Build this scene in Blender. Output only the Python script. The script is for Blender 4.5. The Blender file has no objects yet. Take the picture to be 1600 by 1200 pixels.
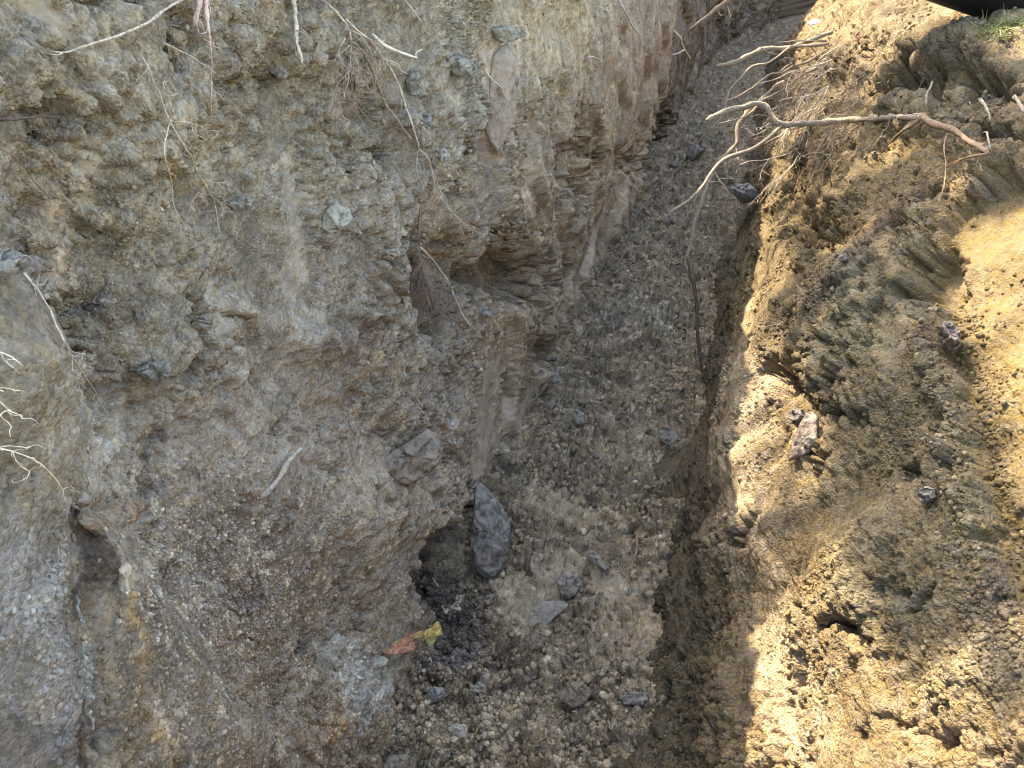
import bpy, math, random
import numpy as np
from mathutils import Vector
from mathutils.bvhtree import BVHTree
R = math.radians
random.seed(4); rng = np.random.default_rng(4)
scene = bpy.context.scene
col = scene.collection
# ------------------------------------------------------------------ camera
CH = 1.6; PITCH = R(35); YAW = R(18); FPX = 1200.0
cam = bpy.data.cameras.new('camera'); camo = bpy.data.objects.new('camera', cam); col.objects.link(camo)
camo.location = (0, 0, CH); camo.rotation_euler = (R(90) - PITCH, 0, YAW)
cam.sensor_width = 36; cam.lens = 27; cam.clip_start = 0.02; cam.clip_end = 500
scene.camera = camo
# ------------------------------------------------------------------ light
SUN_EL = R(50.7); SUN_AZ = R(32)            # sun to the left of the trench, a little ahead
SUND = Vector((-math.cos(SUN_EL)*math.cos(SUN_AZ), math.cos(SUN_EL)*math.sin(SUN_AZ), math.sin(SUN_EL)))
w = bpy.data.worlds.new('World'); scene.world = w; w.use_nodes = True
nt = w.node_tree; bg = nt.nodes['Background']
sky = nt.nodes.new('ShaderNodeTexSky'); sky.sky_type = 'NISHITA'; sky.sun_disc = False
sky.sun_elevation = SUN_EL; sky.sun_rotation = math.atan2(SUND.x, SUND.y)
sky.dust_density = 1.6; sky.air_density = 1.0; sky.ozone_density = 0.6
nt.links.new(sky.outputs[0], bg.inputs[0]); bg.inputs[1].default_value = 0.15
sl = bpy.data.lights.new('sun', 'SUN'); sl.energy = 2.6; sl.angle = R(0.5); sl.color = (1.0, 0.90, 0.74)
so = bpy.data.objects.new('sun', sl); col.objects.link(so)
so.rotation_euler = SUND.to_track_quat('Z', 'Y').to_euler(); so.location = (-3, 1, 4)
scene.view_settings.view_transform = 'Standard'; scene.view_settings.look = 'None'
scene.view_settings.exposure = 3.1; scene.view_settings.gamma = 1
scene.render.resolution_x = 1024; scene.render.resolution_y = 768
scene.cycles.filter_width = 1.0; scene.cycles.max_bounces = 6; scene.cycles.diffuse_bounces = 6
# ------------------------------------------------------------------ pixel helper (layout measurements)
f_ = np.array([-math.sin(YAW)*math.cos(PITCH), math.cos(YAW)*math.cos(PITCH), -math.sin(PITCH)])
r_ = np.array([math.cos(YAW), math.sin(YAW), 0.0]); u_ = np.cross(r_, f_)
C0 = np.array([0, 0, CH])
def ray(x, y): return f_ + r_*(x-800)/FPX - u_*(y-600)/FPX
def proj(P):
    v = P - C0; z = v@f_; z = np.where(z < 0.05, np.nan, z)
    return 800+FPX*(v@r_)/z, 600-FPX*(v@u_)/z, z
# ------------------------------------------------------------------ noise
_perm = rng.permutation(4096).astype(np.int64)
_ga = rng.random(4096)*2*np.pi; _gx = np.cos(_ga).astype(np.float32); _gy = np.sin(_ga).astype(np.float32)
_r1 = rng.random(4096).astype(np.float32); _r2 = rng.random(4096).astype(np.float32); _r3 = rng.random(4096).astype(np.float32)
def hsh(i, j, s): return _perm[(_perm[(i + s*131) & 4095] + j) & 4095]
def perlin(x, y, s=0):
    xi = np.floor(x).astype(np.int64); yi = np.floor(y).astype(np.int64)
    fx = (x-xi).astype(np.float32); fy = (y-yi).astype(np.float32)
    u = fx*fx*fx*(fx*(fx*6-15)+10); v = fy*fy*fy*(fy*(fy*6-15)+10)
    def g(a, b):
        h = hsh(xi+a, yi+b, s); return _gx[h]*(fx-a)+_gy[h]*(fy-b)
    n0 = g(0,0)*(1-u)+g(1,0)*u; n1 = g(0,1)*(1-u)+g(1,1)*u
    return (n0*(1-v)+n1*v)*1.5
def fbm(x, y, s=0, o=4, g=0.5, l=2.03):
    t = 0; a = 1
    for k in range(o): t = t + a*perlin(x, y, s+k*7); x = x*l+3.1; y = y*l+1.7; a *= g
    return t
def ridged(x, y, s=0, o=4, g=0.5):
    t = 0; a = 1
    for k in range(o): t = t + a*(1-2*np.abs(perlin(x, y, s+k*5))); x = x*2.07+3.1; y = y*2.07+1.7; a *= g
    return t
def worley(x, y, s=0):
    xi = np.floor(x).astype(np.int64); yi = np.floor(y).astype(np.int64)
    fx = (x-xi).astype(np.float32); fy = (y-yi).astype(np.float32)
    f1 = np.full(x.shape, 9, np.float32); f2 = f1.copy(); idv = np.zeros(x.shape, np.float32)
    for a in (-1, 0, 1):
        for b in (-1, 0, 1):
            h = hsh(xi+a, yi+b, s)
            d = (a+_r1[h]-fx)**2+(b+_r2[h]-fy)**2
            m = d < f1
            f2 = np.where(m, f1, np.minimum(f2, d)); idv = np.where(m, _r3[h], idv); f1 = np.where(m, d, f1)
    return np.sqrt(f1), np.sqrt(f2), idv
def facet(U, V, size, s, warp=0.45, tilt=1.1):
    """angular broken-soil faces: every warped cell is a plane with its own tilt and height"""
    x = U/size+warp*fbm(U/size*1.3, V/size*1.3, s+41, 4, 0.6); y = V/size+warp*fbm(U/size*1.3, V/size*1.3, s+67, 4, 0.6)
    xi = np.floor(x).astype(np.int64); yi = np.floor(y).astype(np.int64); fx = x-xi; fy = y-yi
    best = np.full(x.shape, 9.0); hh = np.zeros(x.shape); sec = best.copy()
    for a in (-1, 0, 1):
        for b in (-1, 0, 1):
            k = hsh(xi+a, yi+b, s); dx = fx-a-_r1[k]; dy = fy-b-_r2[k]; d = dx*dx+dy*dy; m = d < best
            hh = np.where(m, _r3[k]+tilt*(_gx[k]*dx+_gy[k]*dy), hh); sec = np.where(m, best, np.minimum(sec, d)); best = np.where(m, d, best)
    edge = np.sqrt(sec)-np.sqrt(best)
    return hh-0.35*(1-sst(0, 0.12, edge))
def ledge(ph, w=0.10):
    f = ph-np.floor(ph); return (1-f)*sst(0, w, f)
def pits(U, V, size, s, thr):
    x = U/size+.35*fbm(U/size*2, V/size*2, s+3, 4, .6); y = V/size+.35*fbm(U/size*2, V/size*2, s+5, 4, .6)
    f1, f2, idv = worley(x, y, s); r = .16+.22*(idv-thr)/(1-thr)
    return (1-sst(.75, 1.1, f1/np.maximum(r, .05)))*(idv > thr)
def sst(a, b, x):
    t = np.clip((x-a)/(b-a), 0, 1); return t*t*(3-2*t)
def grains(U, V, size, s, thr=0.0):
    """rounded crumbs of irregular height, in units of their size"""
    wx = fbm(U/size*0.8, V/size*0.8, s+40, 2)*0.35; wy = fbm(U/size*0.8, V/size*0.8, s+60, 2)*0.35
    f1, f2, idv = worley(U/size+wx, V/size+wy, s)
    dome = np.sqrt(np.clip(1-(f1/0.75)**2, 0, 1))*(0.35+0.65*idv)
    return np.where(idv > thr, dome, 0.15*dome), idv
# ------------------------------------------------------------------ materials
def new_mat(name):
    m = bpy.data.materials.new(name); m.use_nodes = True
    n = m.node_tree; b = n.nodes['Principled BSDF']; b.inputs['Specular IOR Level'].default_value = 0.25
    return m, n, b
def N(n, t, **kw):
    o = n.nodes.new(t)
    for k, v in kw.items(): setattr(o, k, v)
    return o
def soil_material(name, grain=1.0):
    m, n, b = new_mat(name); L = n.links.new
    tc = N(n, 'ShaderNodeTexCoord'); at = N(n, 'ShaderNodeAttribute', attribute_name='Col'); sm = N(n, 'ShaderNodeAttribute', attribute_name='smooth')
    n1 = N(n, 'ShaderNodeTexNoise'); n1.inputs['Scale'].default_value = 26; n1.inputs['Detail'].default_value = 8; n1.inputs['Roughness'].default_value = 0.65
    n2 = N(n, 'ShaderNodeTexNoise'); n2.inputs['Scale'].default_value = 230; n2.inputs['Detail'].default_value = 5; n2.inputs['Roughness'].default_value = 0.7
    vo = N(n, 'ShaderNodeTexVoronoi'); vo.inputs['Scale'].default_value = 210; vo.inputs['Randomness'].default_value = 1
    vb = N(n, 'ShaderNodeTexVoronoi'); vb.inputs['Scale'].default_value = 420
    for q in (n1, n2, vo, vb): L(tc.outputs['Object'], q.inputs['Vector'])
    def mr(src, a, b_, c, d):
        q = N(n, 'ShaderNodeMapRange'); L(src, q.inputs[0]); q.inputs[1].default_value = a; q.inputs[2].default_value = b_; q.inputs[3].default_value = c; q.inputs[4].default_value = d; return q.outputs[0]
    def mth(op, a, c):
        q = N(n, 'ShaderNodeMath', operation=op)
        for i, s in enumerate((a, c)):
            if isinstance(s, (int, float)): q.inputs[i].default_value = s
            else: L(s, q.inputs[i])
        return q.outputs[0]
    sep = N(n, 'ShaderNodeSeparateColor'); L(vo.outputs['Color'], sep.inputs[0])
    a = mr(n1.outputs['Fac'], 0.3, 0.7, 0.74, 1.26); c = mr(n2.outputs['Fac'], 0.3, 0.7, 0.77, 1.23)
    d = mr(sep.outputs[0], 0, 1, 0.76, 1.25)
    rough = mth('SUBTRACT', 1.0, sm.outputs['Fac'])
    cd = mth('MULTIPLY', c, d); cd = mth('ADD', 1.0, mth('MULTIPLY', mth('SUBTRACT', cd, 1.0), mth('ADD', 0.25, mth('MULTIPLY', rough, 0.75))))
    fac = mth('MULTIPLY', a, cd)
    vm = N(n, 'ShaderNodeVectorMath', operation='SCALE'); L(at.outputs['Color'], vm.inputs[0]); L(fac, vm.inputs['Scale'])
    # small warm / cool tint between clods
    n3 = N(n, 'ShaderNodeTexNoise'); n3.inputs['Scale'].default_value = 60; n3.inputs['Detail'].default_value = 4; L(tc.outputs['Object'], n3.inputs['Vector'])
    hs = N(n, 'ShaderNodeHueSaturation'); L(vm.outputs[0], hs.inputs['Color']); L(mr(n3.outputs['Fac'], 0.3, 0.7, 0.78, 1.1), hs.inputs['Saturation'])
    L(hs.outputs[0], b.inputs['Base Color']); b.inputs['Roughness'].default_value = 0.93; b.inputs['Specular IOR Level'].default_value = 0.15
    h = mth('ADD', mth('MULTIPLY', n2.outputs['Fac'], 1.0), mth('MULTIPLY', vo.outputs['Distance'], -0.9))
    h = mth('ADD', h, mth('MULTIPLY', vb.outputs['Distance'], -0.4))
    n9 = N(n, 'ShaderNodeTexNoise'); n9.inputs['Scale'].default_value = 800; n9.inputs['Detail'].default_value = 3; L(tc.outputs['Object'], n9.inputs['Vector']); h = mth('ADD', h, mth('MULTIPLY', n9.outputs['Fac'], .5))
    bp = N(n, 'ShaderNodeBump'); bp.inputs['Distance'].default_value = 0.005*grain
    L(h, bp.inputs['Height']); L(mth('ADD', 0.12, mth('MULTIPLY', rough, 0.88)), bp.inputs['Strength']); L(bp.outputs[0], b.inputs['Normal'])
    return m
def plain_material(name, rgb, var=0.25, scale=60, bump=0.002, rough=0.85, rgb2=None, stretch=None):
    wm = (1.12, .97, .74); rgb = [a_*b_ for a_, b_ in zip(rgb, wm)]; rgb2 = [a_*b_ for a_, b_ in zip(rgb2, wm)] if rgb2 else None
    m, n, b = new_mat(name); L = n.links.new
    tc = N(n, 'ShaderNodeTexCoord'); src = tc.outputs['Object']
    if stretch:
        mp = N(n, 'ShaderNodeMapping'); mp.inputs['Scale'].default_value = stretch; L(src, mp.inputs[0]); src = mp.outputs[0]
    n1 = N(n, 'ShaderNodeTexNoise'); n1.inputs['Scale'].default_value = scale*1.6; n1.inputs['Detail'].default_value = 10; n1.inputs['Roughness'].default_value = 0.72; L(src, n1.inputs['Vector'])
    cr = N(n, 'ShaderNodeValToRGB'); L(n1.outputs['Fac'], cr.inputs[0])
    lo = [c*(1-var) for c in rgb]; hi = [min(1, c*(1+var)) for c in (rgb2 or rgb)]
    cr.color_ramp.elements[0].position = 0.35; cr.color_ramp.elements[0].color = (*lo, 1)
    cr.color_ramp.elements[1].position = 0.68; cr.color_ramp.elements[1].color = (*hi, 1)
    oi = N(n, 'ShaderNodeObjectInfo'); mr = N(n, 'ShaderNodeMapRange'); L(oi.outputs['Random'], mr.inputs[0]); mr.inputs[3].default_value = 0.8; mr.inputs[4].default_value = 1.2
    vm = N(n, 'ShaderNodeVectorMath', operation='SCALE'); L(cr.outputs[0], vm.inputs[0]); L(mr.outputs[0], vm.inputs['Scale'])
    outc = vm.outputs[0]
    if 'rock' in name or 'stone' in name:       # soil dust settled on the upward faces and in the hollows
        ge = N(n, 'ShaderNodeNewGeometry'); sp = N(n, 'ShaderNodeSeparateXYZ'); L(ge.outputs['Normal'], sp.inputs[0]); nd = N(n, 'ShaderNodeTexNoise'); nd.inputs['Scale'].default_value = 70; nd.inputs['Detail'].default_value = 9; nd.inputs['Roughness'].default_value = .75; L(tc.outputs['Object'], nd.inputs['Vector'])
        ad = N(n, 'ShaderNodeMath', operation='MULTIPLY_ADD'); L(sp.outputs[2], ad.inputs[0]); ad.inputs[1].default_value = .25; L(nd.outputs['Fac'], ad.inputs[2])
        m2 = N(n, 'ShaderNodeMapRange'); L(ad.outputs[0], m2.inputs[0]); m2.inputs[1].default_value = .5; m2.inputs[2].default_value = .85; m2.inputs[4].default_value = .75
        mx = N(n, 'ShaderNodeMix', data_type='RGBA'); L(m2.outputs[0], mx.inputs[0]); L(outc, mx.inputs[6]); mx.inputs[7].default_value = (.31, .26, .185, 1); outc = mx.outputs[2]
    L(outc, b.inputs['Base Color']); b.inputs['Roughness'].default_value = rough
    n2 = N(n, 'ShaderNodeTexNoise'); n2.inputs['Scale'].default_value = scale*5; n2.inputs['Detail'].default_value = 5; L(src, n2.inputs['Vector'])
    bp = N(n, 'ShaderNodeBump'); bp.inputs['Distance'].default_value = bump; L(n2.outputs['Fac'], bp.inputs['Height']); L(bp.outputs[0], b.inputs['Normal'])
    return m
SOIL = soil_material('soil')
# ------------------------------------------------------------------ grids
def stations(n, y0=0.22, y1=9.5):
    mid = np.geomspace(y0, y1, n)
    near = np.array([-14, -8, -5, -3, -2, -1.2, -0.8, -0.5, -0.3, -0.15, 0, 0.1, 0.16])
    far = np.array([10, 11, 12, 14, 18, 26, 40])
    return np.concatenate([near, mid, far])
def centre(Y):      # the trench bends to the right further on
    y = np.clip(Y-7.2, 0, 30); return 0.14*y*y/(1+0.15*y)
class Surf:
    def __init__(s, name, keys, nu, segs):
        """keys: [(Y, [(X,Z)...])]; segs: samples per profile segment"""
        s.name = name
        Y = stations(nu); s.Y = Y
        ky = np.array([k[0] for k in keys]); kp = np.array([k[1] for k in keys])   # K,P,2
        prof = np.empty((len(Y), kp.shape[1], 2))
        for p in range(kp.shape[1]):
            for c in range(2): prof[:, p, c] = np.interp(Y, ky, kp[:, p, c])
        prof[:, :, 0] += centre(Y)[:, None]
        cols = []
        for k, ns in enumerate(segs):
            t = np.linspace(0, 1, ns, endpoint=False)
            cols.append(prof[:, k, None, :]*(1-t)[None, :, None]+prof[:, k+1, None, :]*t[None, :, None])
        cols.append(prof[:, -1:, :])
        g = np.concatenate(cols, 1)
        # round the profile corners a little
        for _ in range(6):
            g[:, 1:-1] = 0.5*g[:, 1:-1]+0.25*(g[:, 2:]+g[:, :-2])
        P = np.empty((g.shape[0], g.shape[1], 3)); P[..., 0] = g[..., 0]; P[..., 2] = g[..., 1]; P[..., 1] = Y[:, None]
        s.P = P
        d = np.linalg.norm(np.diff(g, axis=1), axis=2); V = np.concatenate([np.zeros((g.shape[0], 1)), np.cumsum(d, 1)], 1)
        s.V = V; s.U = np.repeat(Y[:, None], g.shape[1], 1)
        s.px, s.py, s.pz = proj(P)
        s.px = np.nan_to_num(s.px, nan=-1e5); s.py = np.nan_to_num(s.py, nan=-1e5)
        s.wobx = fbm(s.U*16, s.V*16, 11, 5, .65)*15; s.woby = fbm(s.U*16, s.V*16, 23, 5, .65)*15
        s.nf = fbm(s.U*22, s.V*22, 29, 5, .65)
        s.sp = np.gradient(Y)[:, None]*np.ones_like(V)   # mesh spacing along U
        s.smooth = np.zeros(V.shape); s.col = np.zeros(V.shape+(3,))
    def normals(s):
        du = np.gradient(s.P, axis=0); dv = np.gradient(s.P, axis=1)
        n = np.cross(du, dv); l = np.linalg.norm(n, axis=2, keepdims=True); return n/np.maximum(l, 1e-9)*s.sign
    def w(s, x, y, rx, ry, ang=0, edge=None, wob=1.0):
        """soft elliptical patch centred where the photo shows it; edge=None gaussian, else plateau"""
        X = s.px+s.wobx*wob-x; Yp = s.py+s.woby*wob-y; a = R(ang)
        p = (X*math.cos(a)+Yp*math.sin(a))/rx; q = (-X*math.sin(a)+Yp*math.cos(a))/ry
        r2 = p*p+q*q
        if edge is None: return np.exp(-np.minimum(r2, 40)*1.2)
        return 1-sst(1-edge, 1+edge, np.sqrt(r2))
    def strip(s, pts, wd, edge=0.5, wob=1.0):
        X = s.px+s.wobx*wob; Yp = s.py+s.woby*wob; best = np.full(X.shape, 1e9)
        for (a, b) in zip(pts[:-1], pts[1:]):
            ax, ay = a; dx, dy = b[0]-ax, b[1]-ay; t = np.clip(((X-ax)*dx+(Yp-ay)*dy)/(dx*dx+dy*dy), 0, 1)
            best = np.minimum(best, np.hypot(X-ax-t*dx, Yp-ay-t*dy))
        return 1-sst(1-edge, 1+edge, best/wd)
    def poly(s, pts, soft=10, wob=1.0):
        """1 inside polygon, 0 outside"""
        X = s.px+s.wobx*wob; Yp = s.py+s.woby*wob; ins = np.zeros(X.shape, bool); best = np.full(X.shape, 1e9)
        n = len(pts)
        for k in range(n):
            ax, ay = pts[k]; bx, by = pts[(k+1) % n]; dx, dy = bx-ax, by-ay
            if dy != 0:
                c = ((ay > Yp) != (by > Yp)) & (X < dx*(Yp-ay)/dy+ax); ins ^= c
            t = np.clip(((X-ax)*dx+(Yp-ay)*dy)/(dx*dx+dy*dy), 0, 1)
            best = np.minimum(best, np.hypot(X-ax-t*dx, Yp-ay-t*dy))
        sd = np.where(ins, best, -best); return sst(-soft, soft, sd)
    def disp(s, h, n=None):
        if n is None:
            if not hasattr(s, 'nb'): n = s.normals()
            else:
                n = s.nb*0.8+s.normals()*0.2; n = n/np.maximum(np.linalg.norm(n, axis=2, keepdims=True), 1e-6)
        s.P = s.P + n*h[..., None]
        if not hasattr(s, 'nb'):
            s.nb = s.normals()
            for _ in range(10):
                s.nb[1:-1] = .5*s.nb[1:-1]+.25*(s.nb[2:]+s.nb[:-2]); s.nb[:, 1:-1] = .5*s.nb[:, 1:-1]+.25*(s.nb[:, 2:]+s.nb[:, :-2])
    def paint(s, w_, c): 
        w_ = np.clip(w_, 0, 1); mx = max(float(w_.max()), 1e-6); q = w_/mx
        w_ = (0.35*q+0.65*sst(0.3, 0.7, q+0.42*s.nf*(q > .02)))*mx; w_ = w_[..., None]; s.col = s.col*(1-w_)+np.array(c)*w_
    def mul(s, m): s.col = s.col*np.asarray(m)[..., None]
    def build(s, kind='structure'):
        nu, nv = s.V.shape; me = bpy.data.meshes.new(s.name)
        idx = np.arange(nu*nv).reshape(nu, nv)
        q = np.stack([idx[:-1, :-1], idx[1:, :-1], idx[1:, 1:], idx[:-1, 1:]], -1).reshape(-1, 4)
        if s.sign < 0: q = q[:, ::-1]
        me.vertices.add(nu*nv); me.vertices.foreach_set('co', s.P.astype(np.float32).ravel())
        me.loops.add(q.size); me.loops.foreach_set('vertex_index', q.astype(np.int32).ravel())
        me.polygons.add(len(q)); me.polygons.foreach_set('loop_start', np.arange(0, q.size, 4, dtype=np.int32))
        me.polygons.foreach_set('use_smooth', np.ones(len(q), bool))
        me.update(calc_edges=True)
        a = me.color_attributes.new('Col', 'FLOAT_COLOR', 'POINT')
        c = np.ones((nu*nv, 4), np.float32); c[:, :3] = np.clip(s.col, 0.004, 0.85).reshape(-1, 3); a.data.foreach_set('color', c.ravel())
        b = me.attributes.new('smooth', 'FLOAT', 'POINT'); b.data.foreach_set('value', np.clip(s.smooth, 0, 1).astype(np.float32).ravel())
        me.materials.append(SOIL)
        o = bpy.data.objects.new(s.name, me); col.objects.link(o); o['kind'] = kind
        st = 2; Q = s.P[::st, ::st]; i2 = np.arange(Q.shape[0]*Q.shape[1]).reshape(Q.shape[:2])
        q2 = np.stack([i2[:-1, :-1], i2[1:, :-1], i2[1:, 1:], i2[:-1, 1:]], -1).reshape(-1, 4)
        s.bvh = BVHTree.FromPolygons(Q.reshape(-1, 3).tolist(), q2.tolist())
        return o
def fade(s, lam): return 1-sst(0.25*lam, 0.6*lam, s.sp)
# ================================================================== LEFT WALL
GL = 1.56
def lp(x0, x1, x2, x3, xt): return [(x0+0.06, -0.06), (x0, 0.0), (x1, 0.35), (x2, 0.8), (x3, 1.25), (xt, GL), (xt-0.5, GL+0.03), (-40, GL+0.1)]
LW = Surf('earth_wall_left', [
    (-14, [(-0.5, GL)]*2+[(-0.6, GL), (-0.7, GL), (-0.75, GL), (-0.8, GL), (-1.2, GL), (-40, GL)]),
    (-4, lp(-0.50, -0.50, -0.52, -0.54, -0.58)),
    (0.25, lp(-0.44, -0.46, -0.50, -0.52, -0.56)),
    (0.40, lp(-0.46, -0.50, -0.53, -0.56, -0.60)),
    (0.45, lp(-0.50, -0.56, -0.60, -0.63, -0.66)),
    (0.51, lp(-0.52, -0.64, -0.69, -0.71, -0.72)),
    (0.62, lp(-0.54, -0.68, -0.73, -0.74, -0.74)),
    (0.9, lp(-0.56, -0.68, -0.74, -0.74, -0.72)),
    (1.2, lp(-0.58, -0.66, -0.72, -0.74, -0.70)),
    (1.7, lp(-0.58, -0.62, -0.66, -0.68, -0.68)),
    (2.4, lp(-0.58, -0.60, -0.62, -0.66, -0.70)),
    (9.5, lp(-0.58, -0.59, -0.60, -0.62, -0.66)),
    (14, lp(-0.58, -0.59, -0.60, -0.62, -0.66)),
    (18, [(0.0, GL)]*2+[(-0.6, GL), (-0.7, GL), (-0.75, GL), (-0.8, GL), (-1.2, GL), (-40, GL+0.1)]),
    (40, [(0.0, GL)]*2+[(-0.6, GL), (-0.7, GL), (-0.75, GL), (-0.8, GL), (-1.2, GL), (-40, GL+0.1)]),
], 1050, [12, 130, 170, 170, 85, 40, 14])
s = LW; s.sign = 1.0
n0 = s.normals()
if n0[400, 200, 0] < 0: s.sign = -1.0
U, V = s.U, s.V
vis = (1-sst(1.62, 1.9, V))          # wall part, not the far ground
# large forms
h = 0.03*fbm(U*2.2, V*2.2, 3, 3)*vis+0.018*(np.abs(perlin(U*3.3+2, V*3.3, 331))-.3)*vis*sst(.45, .6, U)
h += -0.145*s.w(805, 430, 62, 48, 10, 0.45)            # alcove
h += -0.085*s.w(700, 450, 40, 75, 10, 0.5)
h += -0.085*s.w(905, 260, 22, 60, 8, 0.6)
h += 0.045*s.w(800, 330, 45, 60, 30)                   # lip above it
h += -0.085*s.w(845, 545, 30, 26, 60, 0.5)
h += 0.04*s.w(560, 860, 150, 130, 0)
h += 0.05*s.w(640, 790, 90, 60, -30)
h += -0.10*s.w(685, 880, 52, 72, 28, 0.35, .7)            # undercut behind the gravel
h += -0.119*s.w(715, 830, 28, 60, 10, 0.5)
h += 0.03*s.w(620, 640, 90, 60, 40)
h += -0.051*s.w(640, 430, 14, 90, 4, 0.6)
h += 0.05*s.w(480, 1080, 120, 90, 0)
h += 0.03*s.w(380, 1180, 160, 60, 0)
h += 0.025*s.w(420, 60, 90, 60, 0)+0.02*s.w(330, 150, 50, 60, 20)
h += -0.068*s.w(265, 85, 22, 16, 0, 0.5)-0.051*s.w(395, 120, 30, 24, 0)
h += -0.068*s.w(560, 180, 30, 50, 20)
h += -0.119*s.w(150, -5, 60, 20, 0, 0.5)                # hollow under the sod
h += -0.068*s.w(585, 240, 16, 14, 0, 0.6)
h += -0.068*s.w(745, 225, 30, 25, 30)
h += 0.03*s.w(500, 530, 80, 30, 15)+0.03*s.w(250, 520, 70, 50, 0)
h += -0.051*s.w(150, 470, 30, 30, 0)
h += -0.102*s.w(1030, 230, 16, 60, 12, 0.6)-0.068*s.w(985, 255, 20, 20, 0)
h += 0.03*s.w(30, 620, 90, 160, -20)+0.02*s.w(60, 1000, 80, 200, -5)
h += -0.012*s.strip([(150, 800), (140, 1000), (120, 1210)], 24, .3, .5)+0.006*s.strip([(200, 800), (215, 1000), (235, 1210)], 14, .4, .5)
h += 0.05*(ledge(np.log(np.maximum(U, .05))*6.5+.35*fbm(V*3, U*.0+2, 181, 2), .16)-.5)*sst(1.5, 1.9, U)*(1-sst(1.0, 1.3, V))
s.disp(h)
streak = np.clip(s.poly([(760, -40), (1010, -60), (1120, 60), (1040, 280), (960, 420), (870, 560), (800, 640), (720, 560), (780, 400), (790, 240), (720, 80)], 35), 0, 1)*vis
sm = np.zeros(V.shape)
scr = [([(448, 270), (455, 330), (460, 420), (462, 490)], 22, .9), ([(318, 430), (318, 520), (325, 560)], 20, .8), ([(300, 180), (312, 310)], 16, .7),
       ([(100, 240), (108, 300), (100, 370)], 20, .8), ([(470, 500), (440, 570)], 22, .5), ([(770, 580), (760, 680), (742, 760)], 20, .95),
       ([(800, 630), (790, 700), (770, 760)], 16, .8), ([(838, 580), (820, 650)], 12, .9), ([(925, 380), (905, 450)], 12, .9), ([(960, 400), (945, 460), (915, 500)], 13, .9),
       ([(820, 170), (825, 250), (800, 330)], 12, .6), ([(1100, 130), (1060, 250)], 16, .5), ([(785, 90), (775, 150), (765, 235)], 26, .9),
       ([(30, 0), (70, 70)], 16, .8), ([(180, 940), (170, 1010), (165, 1070)], 12, .45), ([(205, 800), (195, 870), (200, 900)], 10, .8),
       ([(60, 330), (90, 480)], 10, .5), ([(1010, 330), (975, 400)], 10, .7), ([(690, 110), (690, 160)], 22, .3)]
for q_, (pts, wd, a) in enumerate(scr): sm = np.maximum(sm, a*(.72 if q_ < 5 else 1)*s.strip(pts, wd*(.8 if q_ < 5 else 1), 0.15, 1.0))
sm = np.maximum(sm, 0.35*s.w(390, 700, 210, 90, 5)); sm = np.maximum(sm, 0.3*s.w(90, 700, 90, 150, -20)); sm = np.maximum(sm, 0.35*s.w(870, 70, 90, 90, 0))
talus = np.clip(s.w(350, 900, 150, 130, 0)*1.1+s.w(400, 1120, 170, 90, 0), 0, 1)
calm = 1-0.85*sm
# clods and ledges: the V coordinate is skewed so clods are undercut
wx = fbm(U*9, V*9, 31, 3)*0.05; wy = fbm(U*9, V*9, 37, 3)*0.05
g1, id1 = grains(U*(1+1.2*streak*0)+wx, V*(1-0.55*streak)+wy, 0.11, 5, 0.25)
k1 = sst(-0.35, 0.35, fbm(U*3.1, V*3.1, 73, 3))*(1-0.7*s.w(390, 690, 210, 90, 5))*(1-0.6*talus)
calm = calm*(1-0.45*s.w(420, 720, 250, 130, 5))*(1-0.72*(1-sst(.42, .52, U)))*(1-0.35*s.w(560, 880, 150, 130, 0))
pl = sst(.05, .4, fbm(U*3.4+4, V*3.4, 185, 4)); calm = calm*(1-.62*pl)
lg = sst(0.0, 0.45, fbm(U*2.6, V*2.6, 175, 3)+0.12)*(1-0.8*talus)
s.disp((0.028*ledge(V/0.17+U*1.6+1.1*fbm(U*4, V*4, 177, 4))*lg+0.013*ledge(V/0.06+U*5+1.2*fbm(U*9, V*9, 179, 4))*sst(0, .4, fbm(U*4, V*4, 181, 3)))*vis*calm*(1-.95*streak)*fade(s, .08))
fa = facet(U, V*(1-0.5*streak), 0.13, 305); fb = facet(U+.3, V*(1-0.5*streak)+.2, 0.055, 307)
s.disp((0.002*(g1-0.35)+(0.016*(fa-.5)*(1-.6*streak)+0.007*(fb-.5)*(1-.5*streak))*(0.10+0.9*k1)+0.006*ridged(U*7+wx*6, V*9*(1-0.6*streak)+wy*6, 50, 4, 0.6)*(1-0.4*talus))*vis*calm*fade(s, .1))
g2, id2 = grains(U+wx*.5, V*(1-0.6*streak)+wy*.5, 0.042, 9, 0.2)
rough2 = 0.5+0.9*sst(-0.3, 0.5, fbm(U*4, V*4, 71, 3))
fc = facet(U+.7, V*(1-0.5*streak)+.4, 0.024, 309)
s.disp((0.002*(g2-.3)*rough2+0.005*(fc-.5)*rough2*(0.2+0.9*k1)+0.0048*fbm(U*26, V*26*(1-0.6*streak), 90, 5, 0.62))*vis*calm*fade(s, .03))
g3, id3 = grains(U+wx*.2, V*(1-0.6*streak)+wy*.2, 0.017, 14, 0.1)
g4, id4 = grains(U, V*(1-0.4*streak), 0.0085, 19)
strk = streak*(0.013*np.abs(perlin(U*45+V*6, V*6, 83))+0.008*np.abs(perlin(U*110+V*9, V*12, 85)))
stcol = perlin(U*60+V*7, V*5, 87)+.6*perlin(U*130, V*10, 89)
g5, _ = grains(U+.01, V, 0.0045, 21)
pt = pits(U, V*(1-.3*streak), .10, 91, .74); pt2 = pits(U+3, V, .04, 93, .78)
s.disp(-(0.030*pt*(1-.7*pl)+.010*pt2)*vis*calm*(1-talus)*fade(s, .03))
s.disp((0.0024*g5*fade(s, .008)+0.0050*g3*rough2*(id3>.45)+0.0055*g4*fade(s, .02)-strk)*vis*calm*fade(s, .03))
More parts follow.
